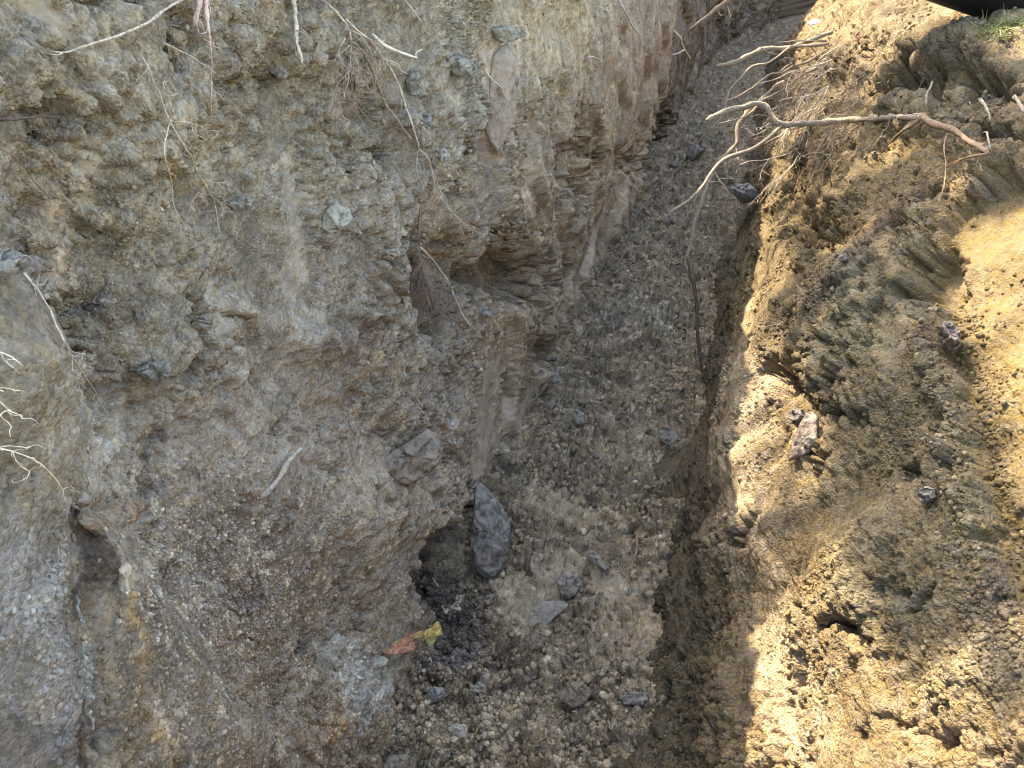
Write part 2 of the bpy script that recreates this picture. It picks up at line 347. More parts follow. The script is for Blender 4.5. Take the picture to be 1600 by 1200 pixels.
# grooves in scraped faces
s.disp(-(0.0035*sm*np.abs(perlin(U*85, V*4, 77))+.0015*sm*np.abs(perlin(U*190, V*5, 79)))*vis)
# sod / vegetation-free ground roll
s.disp(0.05*fbm(U*1.1, V*1.1, 101, 4)*(1-vis)*sst(1.9, 2.4, V))
# colours
base = np.array([0.270, 0.238, 0.190]); s.col[:] = base
mott = fbm(U*5, V*5, 120, 4); s.paint(sst(0.1, 0.7, mott)*0.25, (0.28, 0.245, 0.19)); s.paint(sst(0.1, 0.7, -mott)*0.5, (0.225, 0.205, 0.175))
s.paint(streak*0.85, (0.295, 0.245, 0.18)); s.mul(1+.30*np.clip(stcol, -1, 1)*streak); s.paint(s.w(960, 180, 90, 160, 15)*0.5, (0.35, 0.255, 0.155)); s.paint(s.w(880, 60, 70, 110, 0)*0.7, (0.37, 0.30, 0.20))
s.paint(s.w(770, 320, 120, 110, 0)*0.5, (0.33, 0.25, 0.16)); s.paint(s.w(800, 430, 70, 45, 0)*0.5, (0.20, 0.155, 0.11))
s.paint(s.w(1020, 90, 60, 120, 0)*0.5, (0.24, 0.19, 0.14))
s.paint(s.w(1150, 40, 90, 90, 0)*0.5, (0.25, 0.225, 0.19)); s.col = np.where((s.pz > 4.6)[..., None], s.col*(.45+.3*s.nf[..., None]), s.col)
s.paint(s.w(525, 520, 60, 26, 5, 0.5)*0.8, (0.16, 0.12, 0.10)); s.paint(s.w(555, 560, 90, 40, 0)*0.5, (0.28, 0.21, 0.13))
s.paint(s.w(500, 625, 50, 20, 0)*0.4, (0.30, 0.21, 0.12)); s.paint(s.w(265, 285, 40, 22, 30)*0.5, (0.32, 0.23, 0.10)); s.paint(s.w(320, 335, 40, 14, -10)*0.5, (0.15, 0.12, 0.12))
s.paint(s.w(330, 110, 40, 100, 0)*0.45, (0.16, 0.15, 0.14)); s.paint(s.w(420, 90, 70, 60, 0)*0.35, (0.21, 0.20, 0.17))  # first patch: deep shade on the upper wall put into the colour
s.paint(s.w(400, 700, 230, 90, 5)*0.6, (0.30, 0.275, 0.24)); s.paint(s.w(250, 640, 22, 20, 0)*0.5, (0.36, 0.31, 0.27))
s.paint(s.w(560, 800, 150, 110, 0)*0.65, (0.36, 0.32, 0.255))
s.paint(s.w(90, 700, 130, 190, -20)*0.7, (0.35, 0.32, 0.275)); s.paint(s.w(60, 330, 60, 200, -10)*0.5, (0.33, 0.27, 0.21))
s.paint(s.w(50, 1010, 75, 180, -8, 0.4, 1.6)*0.85, (0.42, 0.42, 0.44)); s.paint(s.w(35, 1060, 24, 60, -8, 0.6, 2.0)*0.7, (0.38, 0.32, 0.25))
s.paint(s.w(15, 1150, 30, 40, 0)*0.5, (0.30, 0.22, 0.15))
s.paint(s.strip([(112, 960), (125, 1080), (112, 1200)], 15, .35, .7)*0.8, (0.15, 0.11, 0.085)); s.paint(s.strip([(165, 820), (180, 900), (150, 960)], 12, .35, .7)*0.8, (0.10, 0.075, 0.06))
s.paint(s.strip([(190, 780), (180, 810)], 12, .6)*0.6, (0.33, 0.24, 0.16))
s.paint(s.strip([(158, 940), (150, 990), (140, 1060), (132, 1150)], 5, .6, .7)*0.8, (0.48, 0.55, 0.56)); s.paint(s.strip([(180, 930), (172, 1150)], 18, .35, .6)*0.8, (0.24, 0.20, 0.145))
s.paint(s.strip([(205, 930), (212, 1010), (200, 1090), (235, 1190)], 10, .5, .8)*0.8, (0.44, 0.33, 0.18)); s.paint(s.strip([(130, 900), (120, 960)], 10, .6)*0.6, (0.40, 0.31, 0.18))
s.paint(s.strip([(222, 1080), (238, 1170)], 9, .6)*0.7, (0.52, 0.46, 0.36)); s.paint(s.w(170, 1180, 50, 40, 0)*0.6, (0.36, 0.31, 0.22))
s.paint(s.w(345, 900, 120, 110, 10, .5)*0.4, (0.20, 0.185, 0.17)); s.paint(s.w(370, 930, 40, 40, 0)*0.6, (0.13, 0.11, 0.105))
s.paint(s.w(545, 1075, 52, 80, -10, 0.45, 2)*0.9, (0.37, 0.395, 0.395)); s.paint(s.w(590, 880, 36, 24, -20)*0.6, (0.34, 0.36, 0.375)); s.paint(s.w(600, 1030, 26, 60, 0)*0.5, (0.34, 0.35, 0.345)); s.paint(s.w(700, 800, 40, 26, -50)*0.5, (0.33, 0.26, 0.22))
s.paint(s.w(487, 1120, 12, 50, 0)*0.7, (0.38, 0.28, 0.15)); s.paint(s.w(685, 870, 56, 60, 20)*0.6, (0.26, 0.21, 0.165)); s.paint(s.w(672, 945, 46, 40, 20, .4)*.85, (.075, .07, .07))
s.paint(s.w(560, 180, 24, 40, 20)*0.5, (0.17, 0.115, 0.085)); s.paint(s.w(700, 400, 24, 20, 0)*0.6, (0.30, 0.17, 0.09)); s.paint(s.w(735, 235, 24, 20, 0)*0.5, (0.17, 0.12, 0.08))
s.paint(s.w(690, 400, 50, 60, 0)*0.4, (0.36, 0.26, 0.16)); s.paint(s.w(690, 330, 34, 26, 0)*0.4, (0.36, 0.28, 0.18))
s.paint(s.w(15, 440, 40, 60, 0)*0.6, (0.24, 0.24, 0.26)); s.paint(s.w(12, 320, 40, 40, 0)*0.5, (0.22, 0.17, 0.13)); s.paint(s.w(8, 170, 20, 30, 0)*0.7, (0.10, 0.08, 0.07))
for pts, wd, a in scr[:5]: s.paint(s.strip(pts, wd, .15)*0.5, (0.262, 0.24, 0.205))
for pts, wd, a in scr[5:10]: s.paint(s.strip(pts, wd, .4)*0.8, (0.275, 0.245, 0.20))
s.paint(s.strip([(448, 275), (455, 350)], 12, .6)*0.5, (0.32, 0.30, 0.27))
s.paint(s.w(684, 655, 5, 38, 8, .7, .5)*0.6, (0.46, 0.46, 0.48)); s.paint(s.w(665, 525, 8, 14, 10, .6)*0.7, (0.42, 0.44, 0.50)); s.paint(s.w(950, 333, 7, 9, 0, .5)*0.9, (0.55, 0.58, 0.62)); s.paint(s.w(875, 352, 6, 7, 0, .5)*0.9, (0.65, 0.62, 0.60))
s.paint(s.strip([(775, 80), (765, 235)], 22, .4)*0.7, (0.38, 0.29, 0.235))
s.paint(s.strip([(785, 230), (775, 250)], 12, .6)*0.5, (0.15, 0.10, 0.07))
s.paint(pl*.35, (.29, .262, .22)); s.mul(1-.14*sst(1.0, 1.25, V)*(U < 1.6)); s.mul(0.82+0.36*id2*calm+0.12*(id1-.5)+0.0*V); s.mul(0.85+0.3*g3)  # upper wall multiplied darker: its weaker light put into the soil colour
spk = (id3 > 0.94) & (talus > 0.25); s.paint(spk*0.6*(g3 > .3), (0.48, 0.44, 0.36))
grass_c = sst(1.75, 2.1, V); s.paint(grass_c*0.9, (0.10, 0.10, 0.05))
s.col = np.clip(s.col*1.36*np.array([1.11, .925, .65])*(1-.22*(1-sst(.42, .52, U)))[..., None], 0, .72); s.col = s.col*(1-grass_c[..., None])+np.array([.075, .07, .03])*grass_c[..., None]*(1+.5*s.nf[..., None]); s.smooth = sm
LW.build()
# ================================================================== RIGHT BANK
GR = 1.24
def rp(x1, x2, x3, x4, z1=0.42): return [(-0.16, -0.05), (-0.045, 0.025), (x1*0.45, z1*0.42), (x1, z1), (x2, 0.72), (x3, 1.0), (x4, GR), (x4+0.5, GR+0.02), (40, GR+0.05)]
RW = Surf('earth_bank_right', [
    (-14, [(0.0, GR)]*3+[(0.1, GR), (0.2, GR), (0.3, GR), (0.5, GR), (1.0, GR), (40, GR)]),
    (-4, rp(0.30, 0.36, 0.42, 0.5)),
    (0.3, rp(0.30, 0.36, 0.42, 0.52)),
    (0.8, rp(0.23, 0.31, 0.40, 0.54)),
    (1.15, rp(0.17, 0.26, 0.38, 0.54)),
    (1.5, rp(0.06, 0.17, 0.33, 0.54, .46)),
    (2.0, rp(0.04, 0.15, 0.31, 0.52, .5)),
    (3.0, rp(0.06, 0.16, 0.30, 0.52, .5)),
    (4.5, rp(0.12, 0.22, 0.36, 0.56, .5)),
    (6.0, rp(0.20, 0.30, 0.42, 0.62, .5)),
    (9.5, rp(0.28, 0.38, 0.50, 0.70, .5)),
    (14, rp(0.28, 0.38, 0.50, 0.70, .5)),
    (18, [(0.0, GR)]*3+[(0.1, GR), (0.2, GR), (0.3, GR), (0.5, GR), (1.0, GR), (40, GR)]),
    (40, [(0.0, GR)]*3+[(0.1, GR), (0.2, GR), (0.3, GR), (0.5, GR), (1.0, GR), (40, GR)]),
], 950, [10, 80, 80, 110, 120, 110, 60, 16])
s = RW; s.sign = 1.0
n0 = s.normals()
if n0[400, 200, 0] > 0: s.sign = -1.0
U, V = s.U, s.V
vis = (1-sst(1.75, 2.2, V))
h = 0.03*fbm(U*2.5, V*2.5, 203, 3)*vis+0.018*(np.abs(perlin(U*3.6+2, V*3.6, 341))-.3)*vis
yel = s.poly([(1455, 365), (1490, 310), (1560, 270), (1700, 230), (1800, 1100), (1600, 960), (1570, 900), (1540, 830), (1522, 700), (1500, 600), (1478, 520), (1458, 440)], 7, 0.7)
h += -0.035*yel
h += 0.05*s.w(1400, 600, 130, 110, 20)+0.04*s.w(1340, 900, 150, 160, 0)+0.03*s.w(1170, 720, 60, 70, 0)
h += -0.090*s.w(1440, 430, 32, 60, 12, 0.5)                 # fold beside the scraped face
h += -0.144*s.w(1235, 590, 34, 24, 40, 0.45)-0.126*s.w(1320, 650, 46, 14, 15, 0.5)-0.090*s.w(1215, 610, 16, 22, 0, .5)
h += -0.108*s.w(1340, 985, 50, 13, 20, 0.5)-0.035*s.w(1170, 845, 18, 10, 20, 0.5)-0.05*s.w(1460, 1140, 60, 20, 10, 0.6, 1.6)
h += -0.03*s.w(1200, 930, 14, 40, 0, 0.6)+0.03*s.w(1225, 860, 50, 80, 20)-0.090*s.w(1440, 745, 34, 12, 20, .5)
h += -0.198*s.w(1430, 150, 46, 24, -5, 0.45)-0.126*s.w(1520, 130, 50, 20, 5, 0.5)-0.144*s.w(1555, 205, 70, 16, 12, 0.5)
h += -0.144*s.w(1368, 85, 22, 24, 30, 0.5)-0.126*s.w(1450, 305, 26, 18, -20, 0.5)-0.072*s.w(1300, 120, 40, 36, 0)
h += 0.06*s.w(1440, 80, 60, 30, -20)+0.05*s.w(1520, 90, 60, 24, 5)+0.05*s.w(1450, 195, 60, 18, 5)+0.05*s.w(1390, 125, 26, 16, -20)
h += 0.05*s.w(1560, 250, 60, 22, -25)-0.072*s.w(1290, 375, 50, 30, 0)-0.054*s.w(1250, 330, 30, 60, 0)
h += 0.04*s.w(1240, 60, 40, 60, 30)+0.03*s.w(1150, 1080, 40, 90, 0)+0.02*s.w(1110, 850, 26, 60, 0)
h += 0.03*s.w(1480, 540, 26, 40, 10)
s.disp(h)
sm = np.zeros(V.shape)
sm = np.maximum(sm, 0.93*yel); sm = np.maximum(sm, 0.9*s.strip([(1500, 380), (1510, 440)], 30, .5)); sm = np.maximum(sm, .9*s.strip([(1552, 720), (1580, 860), (1600, 920)], 12, .5))
sm = np.maximum(sm, 0.6*s.strip([(1180, 320), (1165, 440), (1162, 560)], 14, .5)); sm = np.maximum(sm, 0.8*s.strip([(1240, 140), (1195, 260), (1175, 330)], 9, .5))
sm = np.maximum(sm, 0.35*s.w(1180, 740, 60, 60, 0)); sm = np.maximum(sm, 0.6*s.strip([(1440, 390), (1430, 470)], 22, .5)); sm = np.maximum(sm, .5*s.strip([(1120, 500), (1080, 700), (1060, 900)], 16, .6))
calm = 1-0.85*sm
wx = fbm(U*9, V*9, 231, 3)*0.05; wy = fbm(U*9, V*9, 237, 3)*0.05
g1, id1 = grains(U+wx, V*1.35+wy-U*0.3, 0.095, 205, 0.3)
k1 = sst(-0.2, 0.4, fbm(U*3.1, V*3.1, 273, 3))
calm = calm*(1-0.45*s.strip([(1160, 600), (1150, 720), (1230, 860), (1280, 1000), (1330, 1160)], 90, .6)*1.3)
calm = calm*(1-.6*sst(.05, .4, fbm(U*3.4+4, V*3.4, 385, 4)))
lg = sst(0.0, 0.4, fbm(U*2.6, V*2.6, 375, 3)+0.1)
s.disp((0.022*ledge(V/0.16-U*1.8+1.1*fbm(U*4, V*4, 377, 4))*lg+0.006*ledge(V/0.055-U*4+1.2*fbm(U*9, V*9, 379, 4))*sst(0, .4, fbm(U*4, V*4, 381, 3)))*vis*calm*fade(s, .08))
fa = facet(U, V*1.25-U*0.3, 0.12, 315); fb = facet(U+.3, V*1.4-U*.3, 0.055, 317)
s.disp((0.002*(g1-0.35)+(0.014*(fa-.5)+0.008*(fb-.5))*(0.12+0.9*k1)+0.0055*ridged(U*8+wx*6, V*13+wy*6, 250, 4, 0.6))*vis*calm*fade(s, .1))
g2, id2 = grains(U+wx*.5, V*1.3+wy*.5, 0.038, 209, 0.2)
rough2 = 0.45+0.95*sst(-0.3, 0.5, fbm(U*4, V*4, 271, 3))
fc = facet(U+.7, V+.4, 0.024, 319)
s.disp((0.002*(g2-.3)*rough2+0.006*(fc-.5)*rough2*(0.2+0.9*k1)+0.0042*fbm(U*26, V*30, 290, 5, 0.62))*vis*calm*fade(s, .03))
g3, id3 = grains(U+wx*.2, V+wy*.2, 0.016, 214, 0.1)
g4, id4 = grains(U, V, 0.0085, 219)
g5, _ = grains(U+.01, V, 0.0045, 221)
pt = pits(U, V, .10, 291, .76); pt2 = pits(U+3, V, .035, 293, .76)
s.disp(-(0.034*pt+.010*pt2)*vis*calm*(1-yel)*fade(s, .03))
s.disp((0.0024*g5*fade(s, .008)+0.0050*g3*rough2*(id3>.45)+0.0055*g4*fade(s, .02))*vis*calm*fade(s, .03))
crk = sst(0.93, 0.99, 1-np.abs(perlin(U*9+wx*9, V*34+U*22+wy*30, 277)))*sst(0.0, 0.35, fbm(U*12, V*16, 279, 3))
s.disp(-0.0035*crk*yel*vis)
s.disp(0.05*fbm(U*1.1, V*1.1, 201, 4)*(1-vis)*sst(2.2, 2.6, V))
s.col[:] = (0.37, 0.285, 0.185)
mott = fbm(U*5, V*5, 320, 4); s.paint(sst(0.1, 0.7, mott)*0.55, (0.42, 0.32, 0.19)); s.paint(sst(0.1, 0.7, -mott)*0.5, (0.28, 0.23, 0.17))
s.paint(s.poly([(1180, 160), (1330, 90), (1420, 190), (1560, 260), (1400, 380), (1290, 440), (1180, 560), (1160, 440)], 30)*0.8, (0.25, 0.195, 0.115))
s.paint(s.w(1285, 130, 80, 50, -20)*0.8, (0.13, 0.105, 0.08)); s.paint(s.w(1420, 240, 80, 40, 0)*0.5, (0.34, 0.25, 0.12))  # first patch: shade cast by the root cluster put into the colour
s.paint(s.poly([(1300, 440), (1440, 350), (1480, 520), (1540, 720), (1600, 960), (1620, 1130), (1460, 1080), (1330, 930), (1280, 780), (1290, 620), (1240, 520)], 35)*0.6, (0.30, 0.265, 0.185))
s.paint(s.w(1350, 540, 80, 70, 0)*0.35, (0.29, 0.28, 0.20)); s.paint(s.w(1400, 940, 60, 30, 20)*0.3, (0.24, 0.245, 0.235))
s.paint(s.strip([(1440, 320), (1370, 400), (1300, 470), (1260, 540)], 14, .6)*0.6, (0.15, 0.135, 0.125)); s.paint(s.w(1350, 470, 30, 20, 0)*0.4, (0.22, 0.24, 0.22))
s.paint(s.strip([(1425, 330), (1370, 370)], 10, .7)*0.4, (0.33, 0.20, 0.11))
s.paint(s.w(1490, 530, 26, 60, 10)*0.75, (0.14, 0.10, 0.09)); s.paint(s.w(1560, 950, 50, 90, 10)*0.6, (0.15, 0.12, 0.115)); s.paint(s.w(1530, 640, 16, 50, 5)*0.5, (0.17, 0.13, 0.10))
s.paint(s.strip([(1160, 600), (1140, 720), (1190, 860), (1230, 1000), (1270, 1160)], 52, .7)*0.9, (0.70, 0.56, 0.42))  # lightened ridge: sunlight along the shade edge put into the colour
s.paint(s.w(1330, 1100, 100, 70, 0)*0.4, (0.42, 0.32, 0.20)); s.paint(s.w(1310, 880, 60, 50, 0)*0.3, (0.45, 0.33, 0.17))
s.paint(yel*0.92, (0.245, 0.185, 0.092)); s.paint(yel*s.w(1520, 420, 50, 60, 0)*0.6, (0.26, 0.20, 0.12)); s.paint(yel*s.strip([(1555, 800), (1590, 900)], 12, .6)*.5, (0.40, 0.29, 0.13))
s.paint(yel*s.w(1560, 480, 16, 60, 20)*0.5, (0.24, 0.18, 0.13))
s.paint(s.w(1430, 420, 34, 60, 10)*0.7, (0.25, 0.18, 0.085))
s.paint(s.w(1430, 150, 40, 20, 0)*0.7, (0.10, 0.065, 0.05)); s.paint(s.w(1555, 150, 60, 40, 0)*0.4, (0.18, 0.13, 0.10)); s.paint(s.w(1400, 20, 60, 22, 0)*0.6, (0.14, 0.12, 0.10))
s.paint(s.w(1440, 70, 60, 34, -20)*0.6, (0.40, 0.35, 0.27)); s.paint(s.w(1400, 130, 20, 8, -30)*0.6, (0.26, 0.28, 0.10)); s.paint(s.w(1540, 270, 50, 20, -20)*0.6, (0.36, 0.30, 0.24))
s.paint(s.w(1520, 240, 90, 20, 10)*0.4, (0.30, 0.21, 0.08))
low = 1-sst(0.30, 0.44, V); s.paint(low*0.75, (0.235, 0.195, 0.14)); s.paint(s.w(1130, 920, 60, 60, 0)*low*0.5, (0.26, 0.24, 0.18)); s.paint(s.w(1110, 780, 30, 30, 0)*0.5, (0.20, 0.12, 0.09))  # low: foot of the bank, its shade painted into the soil colour
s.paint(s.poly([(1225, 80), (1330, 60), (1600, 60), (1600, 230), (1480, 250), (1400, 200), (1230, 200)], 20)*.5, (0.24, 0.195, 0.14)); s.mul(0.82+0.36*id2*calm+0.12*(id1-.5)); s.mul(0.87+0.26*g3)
s.paint(sst(1.75, 2.1, V)*0.9, (0.15, 0.14, 0.07))
s.col *= (0.56-0.13*low)[..., None]*np.array([1.08, .96, .66]); s.smooth = np.where(yel > .5, np.minimum(sm, .45), sm)  # low part scaled darker again to deepen the painted shade
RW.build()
# ================================================================== FLOOR
FL = Surf('trench_floor', [(-14, [(-0.9, -0.02), (-0.60, 0.02), (-0.3, -0.0), (0.05, 0.02), (0.30, -0.02)]), (0.8, [(-0.9, -0.02), (-0.60, 0.02), (-0.3, 0.0), (0.05, 0.02), (0.3, -0.02)]), (3.0, [(-0.9, -0.02), (-0.60, 0.02), (-0.3, 0.0), (0.05, 0.02), (0.3, -0.02)]), (40, [(-0.9, -0.02), (-0.62, 0.02), (-0.3, -0.0), (0.3, 0.02), (0.60, -0.02)])], 1000, [8, 130, 150, 8])
s = FL; s.sign = 1.0
n0 = s.normals()
if n0[400, 100, 2] < 0: s.sign = -1.0
U, V = s.U, s.V
h = 0.02*fbm(U*2.5, V*3, 403, 3)
h += 0.03*s.w(720, 1160, 150, 60, 0)+0.035*s.w(560, 1180, 90, 40, 0)+0.03*s.w(960, 1040, 90, 60, 0)+0.02*s.w(850, 920, 90, 50, -20)
h += -0.05*s.w(665, 960, 40, 50, 20)-0.03*s.w(760, 900, 50, 20, 0)-0.02*s.w(1000, 1085, 60, 8, 5, .5)
h += 0.03*s.w(850, 800, 80, 24, 10)
xr = s.P[..., 0]-centre(U); h += 0.025*sst(-0.16, -0.02, xr)*(U < 3.2)+0.05*(1-sst(-0.60, -0.50, xr))
s.disp(h)
sm = np.zeros(V.shape)
sm = np.maximum(sm, 0.7*s.poly([(765, 920), (850, 870), (915, 880), (890, 950), (840, 990), (790, 975)], 10)); sm = np.maximum(sm, 0.45*s.w(985, 1010, 85, 62, 10, .7, 2)); sm = np.maximum(sm, 0.5*s.w(870, 815, 80, 34, 10, .5)); sm = np.maximum(sm, .8*s.w(960, 925, 46, 26, 0, .5))
sm = np.maximum(sm, 0.25*s.w(1000, 680, 60, 60, 0))
calm = 1-0.8*sm
wx = fbm(U*9, V*9, 431, 3)*0.03; wy = fbm(U*9, V*9, 437, 3)*0.03
g1, id1 = grains(U+wx, V+wy, 0.085, 405, 0.45)
s.disp((0.020*(facet(U, V, .10, 405)-.4)+0.012*g1+0.010*fbm(U*10, V*10, 450, 3))*calm*fade(s, .09))
g2, id2 = grains(U+wx, V+wy, 0.036, 409, 0.35)
s.disp((0.005*g2+0.013*(facet(U, V, .045, 407)-.4)+.008*(facet(U+1, V, .022, 409)-.4))*calm*fade(s, .04)*(0.5+sst(-.4, .4, fbm(U*5, V*5, 411, 2))))
g3, id3 = grains(U+wx*.3, V+wy*.3, 0.016, 414, 0.1)
g4, id4 = grains(U, V, 0.0085, 419)
s.disp((0.004*g3+0.0035*g4*fade(s, .02)+.004*(facet(U+1, V, .011, 413)-.4)*fade(s, .02))*calm*fade(s, .03))
s.col[:] = (0.235, 0.210, 0.172)
mott = fbm(U*4, V*5, 420, 4); s.paint(sst(0.1, 0.7, mott)*0.5, (0.27, 0.23, 0.175)); s.paint(sst(0.1, 0.7, -mott)*0.5, (0.19, 0.175, 0.155))
s.paint(s.w(685, 985, 72, 72, 0, .4)*0.9, (0.065, 0.062, 0.066)); s.paint(s.w(700, 1040, 60, 16, 0)*0.5, (0.17, 0.185, 0.22)); s.paint(s.w(740, 1150, 140, 40, 0)*0.5, (0.36, 0.34, 0.28))
s.paint(s.w(1010, 1000, 70, 60, 0)*0.3, (0.28, 0.245, 0.195)); s.paint(s.poly([(765, 920), (850, 870), (915, 880), (890, 950), (840, 990), (790, 975)], 16)*0.35, (0.26, 0.24, 0.205)); s.paint(s.w(955, 925, 40, 24, 0, .5)*0.6, (0.25, 0.24, 0.215))
s.paint(s.w(1030, 500, 20, 30, -20)*0.6, (0.40, 0.43, 0.42)); s.paint(s.w(860, 810, 70, 22, 8)*0.5, (0.33, 0.29, 0.225)); s.paint(s.w(980, 500, 60, 40, -20)*0.3, (0.22, 0.235, 0.235))
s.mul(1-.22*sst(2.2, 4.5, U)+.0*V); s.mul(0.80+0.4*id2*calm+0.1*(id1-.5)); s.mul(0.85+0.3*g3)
s.paint((id3 > .95)*(g3 > .3)*0.6, (0.42, 0.40, 0.34))
s.col *= 0.95*np.array([1.46, 1.16, .74]); s.smooth = sm
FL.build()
SURF = [LW, RW, FL]
def cast(x, y):
    d = Vector(ray(x, y)); L = d.length; best = None
    for q in SURF:
        loc, nor, _, dist = q.bvh.ray_cast(Vector(C0), d/L)
        if loc is not None and (best is None or dist < best[2]):
            if nor.dot(d) > 0: nor = -nor
            best = (loc, nor, dist)
    if best is None: return Vector(C0)+d*3, Vector((0, 0, 1)), 3.0
    return best[0], best[1], best[2]/L       # third = depth along the view axis
def at(x, y, depth): return Vector(C0+ray(x, y)*depth)
#OBJECTS
def snormal(x, y, k=14):
    n = Vector((0, 0, 0))
    for dx, dy in ((0, 0), (k, 0), (-k, 0), (0, k), (0, -k)): n += cast(x+dx, y+dy)[1]
    return n.normalized()
def mesh_obj(name, verts, faces, mat, parent=None, smooth=True, origin=None, colr=None):
    V_ = np.asarray(verts, float); o0 = np.array(origin if origin is not None else V_.mean(0)); V_ = V_-o0
    me = bpy.data.meshes.new(name); me.from_pydata(V_.tolist(), [], faces); me.materials.append(mat)
    me.polygons.foreach_set('use_smooth', [smooth]*len(me.polygons)); me.update()
    o = bpy.data.objects.new(name, me); col.objects.link(o); o.location = o0
    if parent is not None:
        o.parent = parent; o.location = Vector(o0)-parent.location
    return o
def tag(o, label=None, cat=None, group=None, kind=None):
    if label: o['label'] = label
    if cat: o['category'] = cat
    if group: o['group'] = group
    if kind: o['kind'] = kind
    return o
# ------------------------------------------------------------------ materials
M_DARKROCK = plain_material('dark_rock', (0.060, 0.060, 0.066), .45, 45, .004, .8, (0.15, 0.145, 0.14))
M_GREYROCK = plain_material('grey_rock', (0.15, 0.14, 0.125), .35, 45, .004, .9, (0.23, 0.215, 0.185))
M_BROWNROCK = plain_material('brown_rock', (0.12, 0.092, 0.070), .45, 40, .004, .85, (0.24, 0.20, 0.15), (1, 1, 1.0))
M_PINKROCK = plain_material('pink_rock', (0.30, 0.23, 0.175), .25, 30, .004, .9, (0.40, 0.325, 0.26))
M_GREENROCK = plain_material('greenish_rock', (0.24, 0.23, 0.175), .3, 30, .003, .85, (0.34, 0.33, 0.28))
M_BLUEROCK = plain_material('blue_grey_rock', (0.16, 0.165, 0.17), .35, 45, .003, .85, (0.27, 0.28, 0.29))
M_PALE = plain_material('pale_stone', (0.34, 0.33, 0.29), .3, 70, .004, .9, (0.52, 0.50, 0.44))
M_MAUVE = plain_material('mauve_stone', (0.115, 0.090, 0.078), .3, 40, .003, .9, (0.17, 0.135, 0.11))
M_CLOD = plain_material('clod', (0.20, 0.175, 0.14), .4, 90, .005, .95, (0.30, 0.265, 0.21))
M_CLODD = plain_material('dark_clod', (0.055, 0.052, 0.056), .4, 90, .005, .95, (0.10, 0.095, 0.10))
M_ROOTP = plain_material('pale_root', (0.33, 0.29, 0.24), .35, 120, .0014, .85, (0.52, 0.47, 0.40))
M_ROOTW = plain_material('white_root', (0.55, 0.50, 0.40), .2, 120, .001, .7, (0.74, 0.69, 0.58))
M_ROOTB = plain_material('brown_root', (0.17, 0.115, 0.08), .4, 120, .0012, .85, (0.28, 0.20, 0.14))
M_ROOTR = plain_material('red_root', (0.24, 0.185, 0.15), .35, 120, .001, .85, (0.38, 0.31, 0.26))
M_STICK = plain_material('grey_stick', (0.26, 0.24, 0.20), .35, 120, .0015, .9, (0.40, 0.37, 0.32))
M_ROOTD = plain_material('dark_root', (0.045, 0.035, 0.032), .4, 120, .0012, .85, (0.10, 0.07, 0.06))
M_ROOTPK = plain_material('pink_root', (0.36, 0.27, 0.23), .25, 150, .0015, .8, (0.60, 0.46, 0.42))
# darker root colours that keep the sunlit roots from rendering too bright
M_ROOTS = plain_material('bark_root', (0.17, 0.145, 0.11), .45, 140, .003, .9, (0.32, 0.28, 0.22))
M_ROOTSR = plain_material('reddish_bark', (0.13, 0.09, 0.058), .35, 140, .0012, .85, (0.22, 0.16, 0.105))
